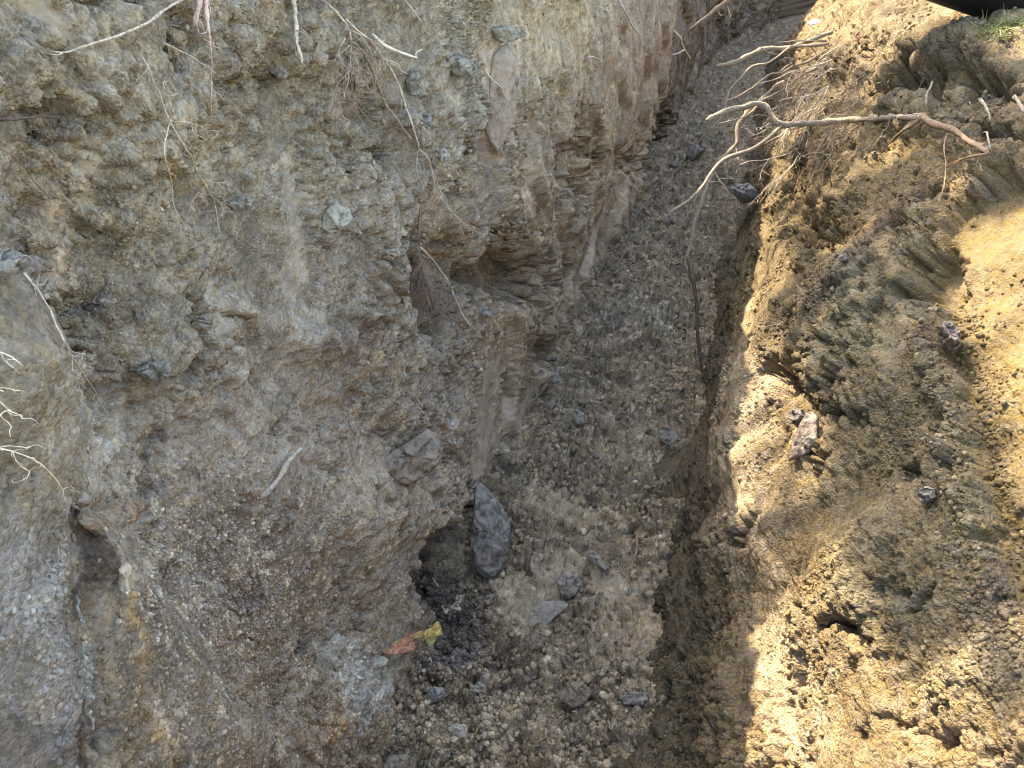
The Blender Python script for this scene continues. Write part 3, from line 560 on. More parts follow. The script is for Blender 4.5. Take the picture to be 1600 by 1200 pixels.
# ------------------------------------------------------------------ rocks
def trace_rock(name, label, cat, outline, thick, mat, sink=0.3, face=0.5, rugged=0.12, seed=0, warp=None, parent=None, rings=16, seg=72, ridge=None, depth=None):
    """a stone with the outline the photo shows, its own thickness and facets, bedded where it lies"""
    cx = sum(p[0] for p in outline)/len(outline); cy = sum(p[1] for p in outline)/len(outline)
    loc, nn, dep = cast(cx, cy)
    if depth: loc = at(cx, cy, depth)
    else:
        ds = sorted([cast(cx+(p[0]-cx)*.85, cy+(p[1]-cy)*.85)[2] for p in outline]+[dep]); loc = at(cx, cy, ds[len(ds)//4])
    n = snormal(cx, cy, 20) if parent is None or depth is None else Vector((0, 0, 1))
    view = (Vector(C0)-loc).normalized(); n = (n*(1-face)+view*face).normalized()
    def on_plane(x, y):
        d = Vector(ray(x, y)); t = (loc-Vector(C0)).dot(n)/d.dot(n); return Vector(C0)+d*t-loc
    ax = (on_plane(cx+10, cy)).normalized(); ay = n.cross(ax)
    pts = [on_plane(*p) for p in outline]; P2 = [(p.dot(ax), p.dot(ay)) for p in pts]
    th = np.array([math.atan2(q[1], q[0]) for q in P2]); rr = np.array([math.hypot(*q) for q in P2]); o = np.argsort(th); th = th[o]; rr = rr[o]
    x0 = P2[0]
    def rad(t):        # intersection with the outline's straight edges
        tt = np.concatenate([[th[-1]-2*math.pi], th, [th[0]+2*math.pi]]); r2 = np.concatenate([[rr[-1]], rr, [rr[0]]])
        k = int(np.searchsorted(tt, t))-1; k = max(0, min(k, len(tt)-2))
        a, b = tt[k], tt[k+1]; ra, rb = r2[k], r2[k+1]; den = ra*math.sin(t-a)+rb*math.sin(b-t)
        return ra*rb*math.sin(b-a)/den if abs(den) > 1e-9 else ra
    T = np.linspace(-math.pi, math.pi, seg, endpoint=False)
    R0 = np.array([rad(t) for t in T]); size = R0.mean()
    verts = []; phis = np.linspace(0, math.pi, rings*2+1)[1:-1]
    rgen = random.Random(seed); planes = []
    for k in range(9):
        a = rgen.uniform(-3.14, 3.14); planes.append((math.cos(a)*rgen.uniform(.3, 1.1), math.sin(a)*rgen.uniform(.3, 1.1), rgen.uniform(.45, 1), rgen.uniform(.5, .85)))
    A = []; 
    for ph in phis:
        c = math.cos(ph); q = math.sin(ph)**0.55
        for t, r0 in zip(T, R0): A.append((q*math.cos(t), q*math.sin(t), c, r0))
    A.append((0, 0, 1, size)); A.append((0, 0, -1, size)); A = np.array(A)
    sc = np.ones(len(A))
    for (a, b, c, d) in planes:
        l = math.sqrt(a*a+b*b+c*c); dd = (A[:, 0]*a+A[:, 1]*b+np.abs(A[:, 2])*c)/l; zz = np.where(dd > d, (d/np.maximum(dd, 1e-3)), 1); sc = np.minimum(sc, zz)
    X = A[:, 0]*A[:, 3]; Yc = A[:, 1]*A[:, 3]; Z = A[:, 2]*thick*sc
    nz = fbm(X/size*1.6+seed, Yc/size*1.6+A[:, 2]*.8+seed*2, 500+seed, 5, 0.6)
    nz2 = fbm(X/size*1.3+seed+9, Yc/size*1.3-A[:, 2], 540+seed, 4, 0.6)
    Z = Z+nz*thick*rugged*1.5*(np.abs(A[:, 2])**.5); X = X*(1+nz2*rugged*.45); Yc = Yc*(1+nz2*rugged*.45)
    if parent is None: Z = Z+np.where(A[:, 2] > 0, (facet(X/size+seed, Yc/size, .75, 560+seed, .2, 1.3)-.5)*thick*.38*np.abs(A[:, 2])**.5, 0)
    if ridge: Z = Z+np.where(A[:, 2] > 0, ridge(X/size, Yc/size)*thick, 0)
    if warp: Z = Z+warp(X/size, Yc/size)*size
    B = np.array(loc)+X[:, None]*np.array(ax)+Yc[:, None]*np.array(ay)+(Z+thick*(1-2*sink))[:, None]*np.array(n)
    F_ = []; m = len(phis)
    for i in range(m-1):
        for j in range(seg): F_.append((i*seg+j, (i+1)*seg+j, (i+1)*seg+(j+1) % seg, i*seg+(j+1) % seg))
    top, bot = m*seg, m*seg+1
    for j in range(seg):
        F_.append((top, j, (j+1) % seg)); F_.append((bot, (m-1)*seg+(j+1) % seg, (m-1)*seg+j))
    ob = mesh_obj(name, B, F_, mat, parent=parent)
    if label: tag(ob, label, cat)
    return ob
trace_rock('pointed_rock', 'large dark grey pointed rock standing upright against the foot of the left wall', 'rock',
    [(741, 762), (752, 760), (772, 776), (786, 798), (797, 822), (799, 845), (792, 872), (782, 892), (768, 905), (752, 900), (739, 886), (735, 860), (736, 825), (739, 790)], 0.045, M_DARKROCK, 0.15, 0.75, 0.16, 3,
    ridge=lambda x, y: -0.7*np.clip(x-.15, 0, 1))
trace_rock('stone_slab', 'brown flat slab of stone jutting out of the left wall with a dark worn underside', 'rock',
    [(586, 724), (612, 704), (640, 688), (664, 668), (684, 680), (690, 700), (682, 724), (664, 742), (640, 755), (612, 752)], 0.026, M_BROWNROCK, 0.02, 0.7, 0.10, 5)
trace_rock('stone_slab', 'tall pinkish slab embedded upright in the upper left wall under a grey ledge stone', 'rock',
    [(768, 88), (790, 68), (804, 84), (808, 120), (800, 165), (792, 205), (784, 246), (768, 232), (757, 205), (760, 150)], 0.03, M_PINKROCK, 0.4, 0.5, 0.07, 7)
trace_rock('ledge_stone', 'olive grey flat stone jutting out just above the tall pinkish slab', 'rock',
    [(766, 46), (795, 40), (822, 54), (800, 64), (780, 68), (772, 60)], 0.02, M_GREENROCK, 0.2, 0.5, 0.12, 8)
trace_rock('embedded_stone', 'smooth greenish grey stone half buried in the middle of the left wall', 'rock',
    [(500, 358), (505, 330), (520, 316), (545, 326), (550, 342), (535, 358), (515, 366)], 0.02, M_GREENROCK, 0.4, 0.5, 0.06, 9)
trace_rock('embedded_stone', 'small blue grey oval stone set in the wall beneath the hanging root tangle', 'rock',
    [(747, 483), (755, 476), (767, 482), (768, 492), (758, 497), (749, 493)], 0.012, M_BLUEROCK, 0.3, 0.5, 0.05, 10)
trace_rock('embedded_stone', 'grey angular stone in the wall left of the pinkish slab', 'rock',
    [(698, 92), (712, 86), (738, 96), (744, 112), (730, 124), (708, 116)], 0.018, M_GREYROCK, 0.35, 0.5, 0.10, 12)
trace_rock('embedded_stone', 'upright grey brown stone below the bright white forked root', 'rock',
    [(632, 128), (640, 108), (652, 104), (656, 130), (652, 150), (640, 150)], 0.016, M_GREYROCK, 0.3, 0.5, 0.10, 13)
trace_rock('embedded_stone', 'dark blue grey stone beside the long root high on the wall', 'rock',
    [(652, 182), (664, 176), (674, 184), (672, 198), (660, 202)], 0.014, M_BLUEROCK, 0.3, 0.5, 0.10, 14)
trace_rock('embedded_stone', 'pale rounded stone between the long root and the alcove', 'rock',
    [(682, 236), (692, 230), (702, 240), (698, 252), (686, 252)], 0.012, M_PALE, 0.3, 0.5, 0.08, 15)
trace_rock('embedded_stone', 'brown wedge stone at the top left of the wall under the long curved root', 'rock',
    [(252, 74), (268, 66), (284, 76), (282, 92), (266, 96)], 0.014, M_BROWNROCK, 0.35, 0.5, 0.1, 16)
trace_rock('embedded_stone', 'flat grey stone under the vertical scrape mark at mid height', 'rock',
    [(350, 318), (376, 306), (396, 312), (392, 324), (366, 330)], 0.015, M_GREYROCK, 0.35, 0.5, 0.1, 17)
trace_rock('embedded_stone', 'broad brown stone under the dark crumbly patch left of the smooth slope', 'rock',
    [(208, 578), (232, 566), (262, 562), (268, 580), (252, 596), (226, 594)], 0.02, M_GREYROCK, 0.35, 0.5, 0.1, 18)
trace_rock('embedded_stone', 'grey stone at the left edge of the photo below the dark twig', 'rock',
    [(-14, 396), (8, 398), (30, 412), (34, 428), (10, 434), (-14, 430)], 0.02, M_BLUEROCK, 0.35, 0.5, 0.1, 19)
trace_rock('flat_stone', 'smooth grey flat stone lying on the trench floor in front of the pointed rock', 'rock',
    [(816, 982), (826, 956), (850, 940), (880, 940), (890, 946), (868, 966), (845, 990)], 0.012, M_GREYROCK, 0.25, 0.2, 0.06, 20)
trace_rock('floor_rock', 'grey angular rock sitting on the earthy slab on the floor', 'rock',
    [(870, 910), (882, 898), (905, 900), (909, 916), (900, 932), (888, 936), (874, 926)], 0.022, M_GREYROCK, 0.1, 0.4, 0.12, 21)
trace_rock('floor_rock', 'narrow dark stone lying diagonally behind the angular rock', 'rock',
    [(915, 864), (928, 862), (940, 876), (952, 890), (944, 894), (926, 880)], 0.014, M_GREYROCK, 0.25, 0.4, 0.12, 22)
trace_rock('floor_rock', 'reddish brown clod beside the front corner of the earthy slab', 'rock',
    [(750, 942), (762, 930), (776, 926), (772, 940), (762, 950)], 0.012, M_BROWNROCK, 0.2, 0.4, 0.12, 23)
trace_rock('floor_rock', 'pale grey stone block lying mid floor near the right bank', 'rock',
    [(1028, 676), (1042, 668), (1056, 672), (1064, 690), (1050, 700), (1036, 692)], 0.018, M_GREYROCK, 0.2, 0.4, 0.1, 24)
trace_rock('floor_rock', 'rounded brown stone mid floor near the left wall foot', 'rock',
    [(894, 650), (902, 640), (912, 650), (914, 664), (902, 668)], 0.02, M_GREYROCK, 0.2, 0.4, 0.08, 25)
trace_rock('floor_rock', 'blue grey boulder far along the floor beneath the drooping pale root', 'rock',
    [(1152, 306), (1160, 294), (1178, 292), (1190, 302), (1184, 316), (1164, 320)], 0.06, M_BLUEROCK, 0.2, 0.4, 0.08, 26)
trace_rock('floor_rock', 'grey boulder far along the floor close to the left wall', 'rock',
    [(1070, 250), (1076, 234), (1098, 226), (1102, 238), (1090, 250), (1076, 258)], 0.06, M_GREYROCK, 0.2, 0.4, 0.08, 27)
trace_rock('floor_rock', 'brown earthy lump at the front of the floor by the dark crack', 'rock',
    [(870, 1092), (888, 1070), (912, 1068), (926, 1082), (918, 1100), (896, 1108)], 0.022, M_CLOD, 0.15, 0.4, 0.16, 28)
trace_rock('floor_rock', 'smooth dark grey flat stone near the right bank at the front of the floor', 'rock',
    [(966, 1090), (985, 1080), (1008, 1082), (1014, 1094), (996, 1102), (974, 1102)], 0.010, M_DARKROCK, 0.3, 0.2, 0.06, 29)
trace_rock('floor_rock', 'brown stone on the near edge of the flat grey stone', 'rock',
    [(820, 1000), (836, 992), (852, 1000), (848, 1014), (830, 1018)], 0.016, M_CLOD, 0.15, 0.4, 0.14, 30)
trace_rock('floor_rock', 'pale blue grey stone left of the pale crumbly stone at the front', 'rock',
    [(668, 1082), (678, 1070), (694, 1072), (700, 1084), (688, 1094), (674, 1092)], 0.014, M_BLUEROCK, 0.15, 0.4, 0.12, 31)
trace_rock('floor_rock', 'pale crumbly stone on the rubble below the leaf', 'rock',
    [(738, 1074), (748, 1064), (762, 1070), (760, 1086), (744, 1086)], 0.014, M_PALE, 0.15, 0.4, 0.14, 32)
trace_rock('floor_rock', 'white crumbly stone at the bottom of the floor', 'rock',
    [(704, 1140), (716, 1130), (734, 1134), (732, 1150), (716, 1156)], 0.014, M_PALE, 0.15, 0.4, 0.16, 33)
trace_rock('floor_rock', 'reddish stone at the bottom edge of the photo below the talus', 'rock',
    [(596, 1200), (606, 1182), (630, 1178), (650, 1186), (648, 1206), (614, 1210)], 0.02, M_BROWNROCK, 0.15, 0.4, 0.12, 34)
trace_rock('wall_foot_stone', 'small blue grey stone wedged at the wall foot beside the scraped face', 'rock',
    [(855, 590), (862, 578), (872, 582), (874, 596), (864, 600)], 0.015, M_BLUEROCK, 0.2, 0.4, 0.1, 35)
trace_rock('bank_stone', 'mauve brown wedge shaped stone embedded in the sunlit right bank', 'rock',
    [(1232, 722), (1240, 690), (1252, 662), (1268, 642), (1280, 654), (1278, 690), (1266, 706), (1248, 716)], 0.018, M_MAUVE, 0.42, 0.5, 0.05, 36)
trace_rock('bank_stone', 'small dark grey stone just above the mauve wedge stone', 'rock',
    [(1233, 655), (1240, 640), (1256, 640), (1260, 652), (1246, 664)], 0.014, M_DARKROCK, 0.3, 0.5, 0.08, 37)
trace_rock('bank_stone', 'grey pebble stuck in the right bank beneath the hollows', 'rock',
    [(1311, 402), (1317, 396), (1325, 399), (1324, 408), (1315, 410)], 0.010, M_GREYROCK, 0.2, 0.5, 0.05, 38)
trace_rock('bank_stone', 'purplish knobbly clod on the edge of the yellow scraped face', 'rock',
    [(1466, 530), (1474, 512), (1488, 508), (1500, 526), (1502, 548), (1488, 560), (1472, 552)], 0.03, M_MAUVE, 0.1, 0.5, 0.22, 39)
trace_rock('bank_stone', 'pale clod near the right edge beside the yellow face', 'rock',
    [(1440, 772), (1452, 758), (1466, 762), (1468, 776), (1454, 786)], 0.018, M_GREYROCK, 0.15, 0.5, 0.14, 40)
# ------------------------------------------------------------------ leaf
M_LO = plain_material('leaf_orange', (0.25, 0.12, 0.08), .45, 90, .003, .75, (0.44, 0.24, 0.16)); M_LY = plain_material('leaf_yellow', (0.28, 0.21, 0.06), .4, 90, .002, .7, (0.46, 0.37, 0.14)); M_LG = plain_material('leaf_green', (0.20, 0.22, 0.06), .4, 90, .002, .7, (0.38, 0.38, 0.17))
lf_loc, _, lf_d = cast(650, 1008); lf_d = min(lf_d, cast(640, 1004)[2], cast(615, 1015)[2])-0.012
leaf = bpy.data.objects.new('fallen_leaf', None); col.objects.link(leaf); leaf.location = at(645, 1005, lf_d); leaf.empty_display_size = .02
tag(leaf, 'curled dry leaf, orange and yellow with a green edge, caught over the dark gravel', 'leaf')
bpy.context.view_layer.update()
def leafpart(name, outl, mat, seed, dd, wr): return trace_rock(name, None, None, outl, 0.0012, mat, 0.5, 0.7, 0.25, seed, warp=wr, parent=leaf, rings=8, seg=60, depth=lf_d+dd)
leafpart('leaf_blade', [(598, 1020), (618, 1005), (636, 994), (646, 989), (645, 1002), (650, 1011), (640, 1018), (622, 1023), (606, 1023)], M_LO, 60, 0, lambda x, y: 0.35*y*y-.1*x)
leafpart('leaf_edge', [(592, 1021), (606, 1012), (620, 1000), (628, 999), (622, 1006), (606, 1019)], M_LG, 61, -.003, lambda x, y: .2*y)
leafpart('leaf_fold', [(640, 996), (650, 988), (661, 986), (662, 994), (650, 994), (645, 999)], M_LY, 62, -.001, lambda x, y: .3*x*y)
leafpart('leaf_tip', [(659, 990), (672, 980), (684, 971), (689, 980), (692, 991), (684, 994), (664, 995)], M_LY, 63, -.002, lambda x, y: .35*np.sin(3*x))
leafpart('leaf_lobe', [(662, 995), (684, 993), (680, 1002), (674, 1012), (668, 1006)], M_LG, 64, 0.001, lambda x, y: .3*x)
# ------------------------------------------------------------------ roots
def catmull(P, step):
    P = [np.array(p, float) for p in P]; P = [2*P[0]-P[1]]+P+[2*P[-1]-P[-2]]; out = []
    for i in range(1, len(P)-2):
        p0, p1, p2, p3 = P[i-1:i+3]; k = max(2, int(np.linalg.norm(p2-p1)/step))
        for t in np.linspace(0, 1, k, endpoint=False):
            out.append(0.5*((2*p1)+(-p0+p2)*t+(2*p0-5*p1+4*p2-p3)*t*t+(-p0+3*p1-3*p2+p3)*t**3))
    out.append(P[-2]); return np.array(out)
def tube(verts, faces, L, rad, sides=8, rough=0.2):
    L = np.asarray(L); n = len(L); base = len(verts); T = np.gradient(L, axis=0); T /= np.maximum(np.linalg.norm(T, axis=1, keepdims=True), 1e-9)
    a = np.cross(T, [0.3, 0.2, 1.0]); a /= np.maximum(np.linalg.norm(a, axis=1, keepdims=True), 1e-9); b = np.cross(T, a)
    for i in range(n):
        for k in range(sides):
            t = 2*math.pi*k/sides; r = rad[i]*(1+random.uniform(-rough, rough)); verts.append(L[i]+r*(a[i]*math.cos(t)+b[i]*math.sin(t)))
    for i in range(n-1):
        for k in range(sides):
            k2 = (k+1) % sides; faces.append((base+i*sides+k, base+i*sides+k2, base+(i+1)*sides+k2, base+(i+1)*sides+k))
    verts.append(L[0]); verts.append(L[-1]); e = len(verts)
    for k in range(sides):
        k2 = (k+1) % sides; faces.append((e-2, base+k2, base+k)); faces.append((e-1, base+(n-1)*sides+k, base+(n-1)*sides+k2))
def path(pts, lift=0.006, depths=None, jit=1.2, step=7):
    """pts in photo measurements -> 3D line lying on the earth (depths None) or hanging free at the given depths"""
    C = catmull(pts, step); n = len(C); t = np.arange(n)
    jx = np.array([perlin(np.array([i*.22]), np.array([pts[0][0]*.37]), 600)[0] for i in t])+.6*np.array([perlin(np.array([i*.6]), np.array([pts[0][0]*.17]), 610)[0] for i in t])
    jy = np.array([perlin(np.array([i*.24]), np.array([pts[0][1]*.31+7]), 620)[0] for i in t])
    C = C+np.stack([jx, jy], 1)*jit*2
    if depths is None:
        D = np.array([cast(*c)[2] for c in C])
        k = 3; Dm = np.array([D[max(0, i-k):i+k+1].min() for i in range(n)]); Dm = 0.25*D+0.75*Dm
        ker = np.ones(5)/5; Dp = np.pad(Dm, 2, mode='edge'); Dm = np.convolve(Dp, ker, 'valid')-lift
    else:
        s_ = np.linspace(0, n-1, len(pts)); Dm = np.interp(t, s_, depths)
        Dm = np.minimum(Dm, np.array([cast(*c)[2] for c in C])-.004)
    return np.array([C0+ray(c[0], c[1])*d for c, d in zip(C, Dm)])
def root(name, label, pts, r0, r1, mat, branches=(), lift=0.006, depths=None, hairs=0, hair_len=.06, hair_r=.0007, jit=1.2, hair_mat=None, cat='root', bdepth=None, hair_dir=(0, 0, -1), hair_rng=(0, 1), sprd=.9):
    """r0, r1 radii in metres; branches: (pts, r0, r1)"""
    L = path(pts, lift, depths, jit); v, f = [], []
    kk = float(np.mean((L-C0)@f_))/1.35*(1.1 if depths is None else .76); r0 *= kk; r1 *= kk; hair_r *= kk*1.15
    rad = np.linspace(r0, r1, len(L))*(1+.22*np.array([random.uniform(-1, 1) for _ in L])+.22*perlin(np.arange(len(L))*.35, np.full(len(L), pts[0][0]*.7), 640)+.35*np.array([random.random() > .93 for _ in L])); rad[-1] *= .5
    tube(v, f, L, rad); o = mesh_obj(name, v, f, mat, origin=L[0]); tag(o, label, cat)
    lines = [L]
    for br in branches:
        dd = None
        if depths is not None:
            q = at(br[0][0][0], br[0][0][1], 1.0); 
            i = min(range(len(L)), key=lambda i: abs(proj(L[i:i+1])[0][0]-br[0][0][0])+abs(proj(L[i:i+1])[1][0]-br[0][0][1]))
            d0 = float((L[i]-C0)@f_); dd = [d0+(br[3] if len(br) > 3 else -.02)*k/(len(br[0])-1) for k in range(len(br[0]))]
        Lb = path(br[0], lift+.002, dd, jit*.8); v, f = [], []; rad = np.linspace(br[1]*kk, br[2]*kk, len(Lb)); rad[-1] *= .5
        tube(v, f, Lb, rad, 6); c = mesh_obj('side_root', v, f, br[4] if len(br) > 4 else mat, parent=o, origin=Lb[0]); lines.append(Lb)
    if hairs:
        v, f = [], []
        for k in range(hairs):
            Ls = random.choice(lines); i = int(random.uniform(*hair_rng)*(len(Ls)-1)); p = Ls[i].copy()
            tc = C0-p; tc /= np.linalg.norm(tc); d = np.array(hair_dir, float)*random.uniform(.3, 1.2)+rng.normal(0, sprd*.5, 3)+tc*.15; d /= np.linalg.norm(d)
            seg = []; ln = hair_len*random.uniform(.3, 1); m = 9
            for j in range(m):
                seg.append(p.copy()); d = d+rng.normal(0, .42, 3)+np.array(hair_dir)*.08; d /= np.linalg.norm(d); p = p+d*ln/m
            r = hair_r*random.uniform(.6, 1.3); tube(v, f, seg, np.linspace(r, r*.4, m), 4)
        hh = mesh_obj('root_hair', v, f, hair_mat or mat, parent=o, origin=L[0]); hh['kind'] = 'stuff'
    return o
root('long_root', 'long thin pale root curving across the top left of the wall', [(288, -4), (262, 14), (235, 33), (180, 57), (130, 74), (98, 82), (76, 80)], .0028, .0012, M_ROOTP, [([(180, 57), (176, 50), (168, 46)], .0008, .0004), ([(98, 82), (90, 86), (74, 83)], .0012, .0005)], lift=.014)
root('broken_root', 'thick pinkish broken root stub hanging from the top edge', [(314, -8), (310, 10), (306, 26), (305, 40)], .0048, .0040, M_ROOTPK, hairs=14, hair_len=.03, lift=.02, jit=.6)
root('broken_root', 'pinkish broken root with a frayed white tip and a long dark thread', [(323, -8), (322, 12), (324, 34), (327, 54)], .0042, .0026, M_ROOTPK, [([(326, 50), (329, 60), (330, 68)], .0016, .0008), ([(324, 46), (321, 56)], .0014, .0005), ([(330, 66), (331, 100), (330, 150), (331, 200)], .0006, .0004)], hairs=12, hair_len=.03, lift=.02, jit=.6)
root('hanging_root', 'thick grey root hanging straight down from the top centre left', [(459, -6), (461, 20), (462, 48), (466, 76), (473, 100)], .0044, .0034, M_ROOTP, hairs=16, hair_len=.035, lift=.016)
root('root_mass', 'fan of fine brown roots spreading from the top of the wall with a hairy tuft', [(500, -4), (525, 20), (545, 45), (548, 80), (545, 120), (536, 160)], .0016, .0006, M_ROOTP,
     [([(545, 45), (575, 60), (600, 76), (615, 98)], .0015, .0007), ([(547, 70), (520, 95), (502, 112)], .0009, .0004), ([(548, 80), (560, 105), (556, 135)], .0008, .0004), ([(546, 110), (528, 130), (520, 150), (512, 180)], .0008, .0004), ([(560, 52), (580, 80), (590, 120)], .0009, .0004), ([(546, 120), (552, 150), (560, 180)], .0007, .0004), ([(540, 60), (530, 80), (535, 100)], .0007, .0004)],
     hairs=170, hair_len=.09, hair_r=.00055, hair_mat=M_ROOTR, lift=.02, hair_rng=(.35, 1))
root('forked_root', 'bright white forked root tip standing out from the top of the wall', [(582, 54), (596, 68), (612, 76), (632, 84), (652, 90)], .0024, .0022, M_ROOTW, [([(650, 90), (650, 82), (660, 77)], .0016, .0012), ([(596, 68), (602, 60)], .0009, .0006)], lift=.035, jit=.8)
root('long_root', 'long slender root running from the fan of fine roots past the blue grey stone', [(540, 30), (580, 66), (605, 100), (622, 130), (632, 160), (642, 190), (652, 215), (656, 232), (670, 250), (680, 290), (700, 325), (740, 362)], .0017, .0009, M_ROOTP,
     [([(652, 190), (662, 194), (664, 210)], .0007, .0004), ([(656, 232), (650, 260), (660, 290)], .0008, .0004), ([(690, 310), (712, 340), (735, 385), (748, 405)], .0009, .0005), ([(675, 262), (685, 290), (690, 320)], .0007, .0004), ([(622, 100), (600, 92), (590, 100)], .0007, .0004), ([(700, 325), (725, 348), (748, 358)], .0007, .0004)],
     hairs=70, hair_len=.055, hair_r=.0005, lift=.016)
root('dark_root', 'dark brown root sloping down behind the fan of fine roots', [(574, 88), (590, 130), (605, 165), (625, 195), (645, 218)], .0030, .0022, M_ROOTB, lift=.008)
root('trailing_root', 'thin dark root trailing straight down below the long slender root', [(662, 250), (658, 290), (656, 330), (652, 370), (655, 385)], .0012, .0008, M_ROOTB, lift=.012)
root('bright_root', 'pale root dropping diagonally beside the dense hairy tuft', [(650, 380), (668, 398), (690, 425), (705, 455), (722, 490), (738, 515)], .0018, .0009, M_ROOTP, [([(722, 490), (735, 508), (762, 536)], .0008, .0004), ([(706, 455), (700, 440), (684, 432)], .0006, .0004)], hairs=24, hair_len=.04, lift=.018)
root('root_tuft', 'dense hairy tuft of reddish fine roots hanging below the alcove level', [(652, 385), (658, 410), (668, 440), (676, 470)], .0012, .0006, M_ROOTR, [([(660, 400), (650, 430), (660, 460)], .0007, .0004), ([(664, 430), (680, 460), (690, 500)], .0007, .0004)], hairs=260, hair_len=.14, hair_r=.00055, lift=.02, hair_rng=(.1, 1), sprd=.6)
root('branching_root', 'slim branching root hanging over the middle of the left wall', [(222, 88), (236, 120), (252, 155), (264, 188), (285, 222), (302, 252), (318, 285), (335, 312)], .0017, .0010, M_ROOTP,
     [([(266, 190), (257, 220), (258, 250), (268, 285), (270, 320), (288, 350)], .0012, .0005), ([(252, 130), (265, 128), (282, 152)], .0006, .0004), ([(270, 190), (300, 192), (330, 210)], .0007, .0004), ([(315, 278), (340, 286), (360, 282)], .0007, .0004), ([(330, 305), (345, 318), (350, 334)], .0008, .0005), ([(335, 312), (340, 345), (345, 370)], .0007, .0004), ([(310, 300), (300, 320), (292, 340)], .0006, .0004)], hairs=46, hair_len=.05, hair_r=.0005, lift=.014)
root('curved_rootlet', 'short pale rootlet beside the wedge stone at the upper left', [(255, 66), (275, 75), (295, 85), (312, 97), (332, 108)], .0010, .0006, M_ROOTP, lift=.012)
root('dark_twig', 'dark twig sticking in from the left edge of the photo', [(-14, 187), (20, 186), (50, 184), (62, 180), (80, 183), (112, 183)], .0026, .0014, M_ROOTD, lift=.03, jit=.8)
root('long_root', 'long straight pale root running diagonally over the near left bank', [(-12, 380), (20, 410), (60, 455), (85, 500), (105, 545), (128, 580), (150, 615), (170, 650), (184, 678)], .0018, .0008, M_ROOTP, [([(110, 548), (128, 556), (129, 568)], .0006, .0004), ([(128, 580), (124, 592), (118, 590)], .0006, .0003)], hairs=22, hair_len=.03, lift=.012, jit=.8)
root('dark_root', 'thin dark root at the far left above the long straight root', [(-10, 225), (30, 252), (60, 290), (90, 320)], .0014, .0007, M_ROOTB, lift=.012)
root('pale_root', 'white thin root curving down the near left bank', [(-12, 697), (12, 702), (35, 712), (62, 724), (85, 745), (98, 765), (100, 782)], .0011, .0006, M_ROOTW, [([(-8, 700), (20, 697), (46, 700)], .0008, .0006), ([(20, 706), (30, 725), (50, 738)], .0007, .0003)], hairs=12, hair_len=.03, lift=.008)
root('pale_root', 'short white rootlets poking from the left edge of the near bank', [(-12, 548), (10, 554), (24, 562), (35, 571)], .0011, .0006, M_ROOTW, [([(-6, 606), (14, 606), (24, 612)], .0007, .0004), ([(-6, 622), (12, 640), (18, 655)], .0009, .0004), ([(-6, 640), (6, 655), (14, 662)], .0007, .0004)], hairs=14, hair_len=.03, lift=.01)
root('stick', 'grey stick half buried in the smooth slope above the pale talus', [(470, 700), (458, 714), (446, 728), (435, 748), (422, 764), (403, 779)], .0050, .0036, M_STICK, lift=.0, cat='stick', jit=.6)
root('thin_root', 'thin straight root above the grey angular stone', [(628, -6), (645, 18), (662, 42), (675, 64), (672, 92)], .0011, .0006, M_ROOTP, lift=.014)
root('thin_root', 'thin root hanging from the top over the brown fibrous wall', [(965, -6), (978, 22), (992, 44), (1007, 61)], .0018, .0010, M_ROOTP, [([(932, 8), (950, 18), (962, 24)], .0012, .0008)], lift=.02)
root('thin_root', 'kinked pale rootlet on the brown wall near the top of the trench', [(1052, 48), (1062, 60), (1068, 76), (1076, 90), (1072, 104)], .0024, .0014, M_ROOTP, [([(1068, 78), (1058, 84), (1050, 86)], .0014, .0008)], lift=.03)
root('thin_root', 'tiny forked rootlet in the middle of the brown fibrous wall', [(914, 92), (922, 88), (934, 92), (945, 101)], .0012, .0008, M_ROOTP, lift=.012)
root('thin_root', 'fine pale rootlet lying across the tall pinkish slab', [(758, 106), (765, 118), (775, 128), (786, 138)], .0010, .0006, M_ROOTW, lift=.012)
root('floor_root', 'thin brown root lying on the trench floor near the right bank', [(996, 834), (994, 862), (984, 890), (976, 912), (972, 935), (982, 960), (996, 975)], .0016, .0008, M_ROOTB, lift=.006)
root('thin_root', 'single straw coloured root lying at the edge of the dark gravel', [(676, 902), (684, 912), (692, 924)], .0009, .0006, M_ROOTP, lift=.008)
# roots over the trench, growing out of the right bank
dR = cast(1330, 190)[2]; dE = min(cast(x_, y_)[2] for x_, y_ in ((1250, 150), (1240, 170), (1262, 130), (1280, 150), (1270, 190), (1255, 210), (1290, 110)))-.03; dT = min(cast(x_, y_)[2] for x_, y_ in ((1310, 60), (1300, 75), (1325, 50)))
root('thick_root', 'thick pale root reaching level from the right bank over the trench, its end kinked', [(1446, 182), (1400, 184), (1340, 187), (1285, 191), (1225, 194), (1208, 184), (1198, 168), (1186, 162), (1150, 170), (1124, 178), (1103, 188)], .0062, .0068, M_ROOTS,
     [([(1322, 192), (1305, 216), (1288, 240), (1276, 262), (1262, 292)], .0022, .0008, .0), ([(1316, 196), (1325, 206), (1334, 206)], .0016, .0008, -.02), ([(1222, 198), (1180, 230), (1140, 245), (1118, 262), (1095, 295), (1070, 318), (1044, 332)], .0052, .0034, -.12), ([(1206, 192), (1192, 198), (1186, 204)], .0026, .0018, -.02), ([(1300, 190), (1296, 214), (1306, 240)], .0010, .0006, -.02)],
     depths=[cast(1446, 182)[2]-.01, cast(1400, 184)[2]-.03, cast(1340, 187)[2]-.05]+[min(cast(1285, 191)[2], dR)-.05]*1+[dR-.02]*7, hairs=50, hair_len=.14, hair_r=.0009, jit=.8)
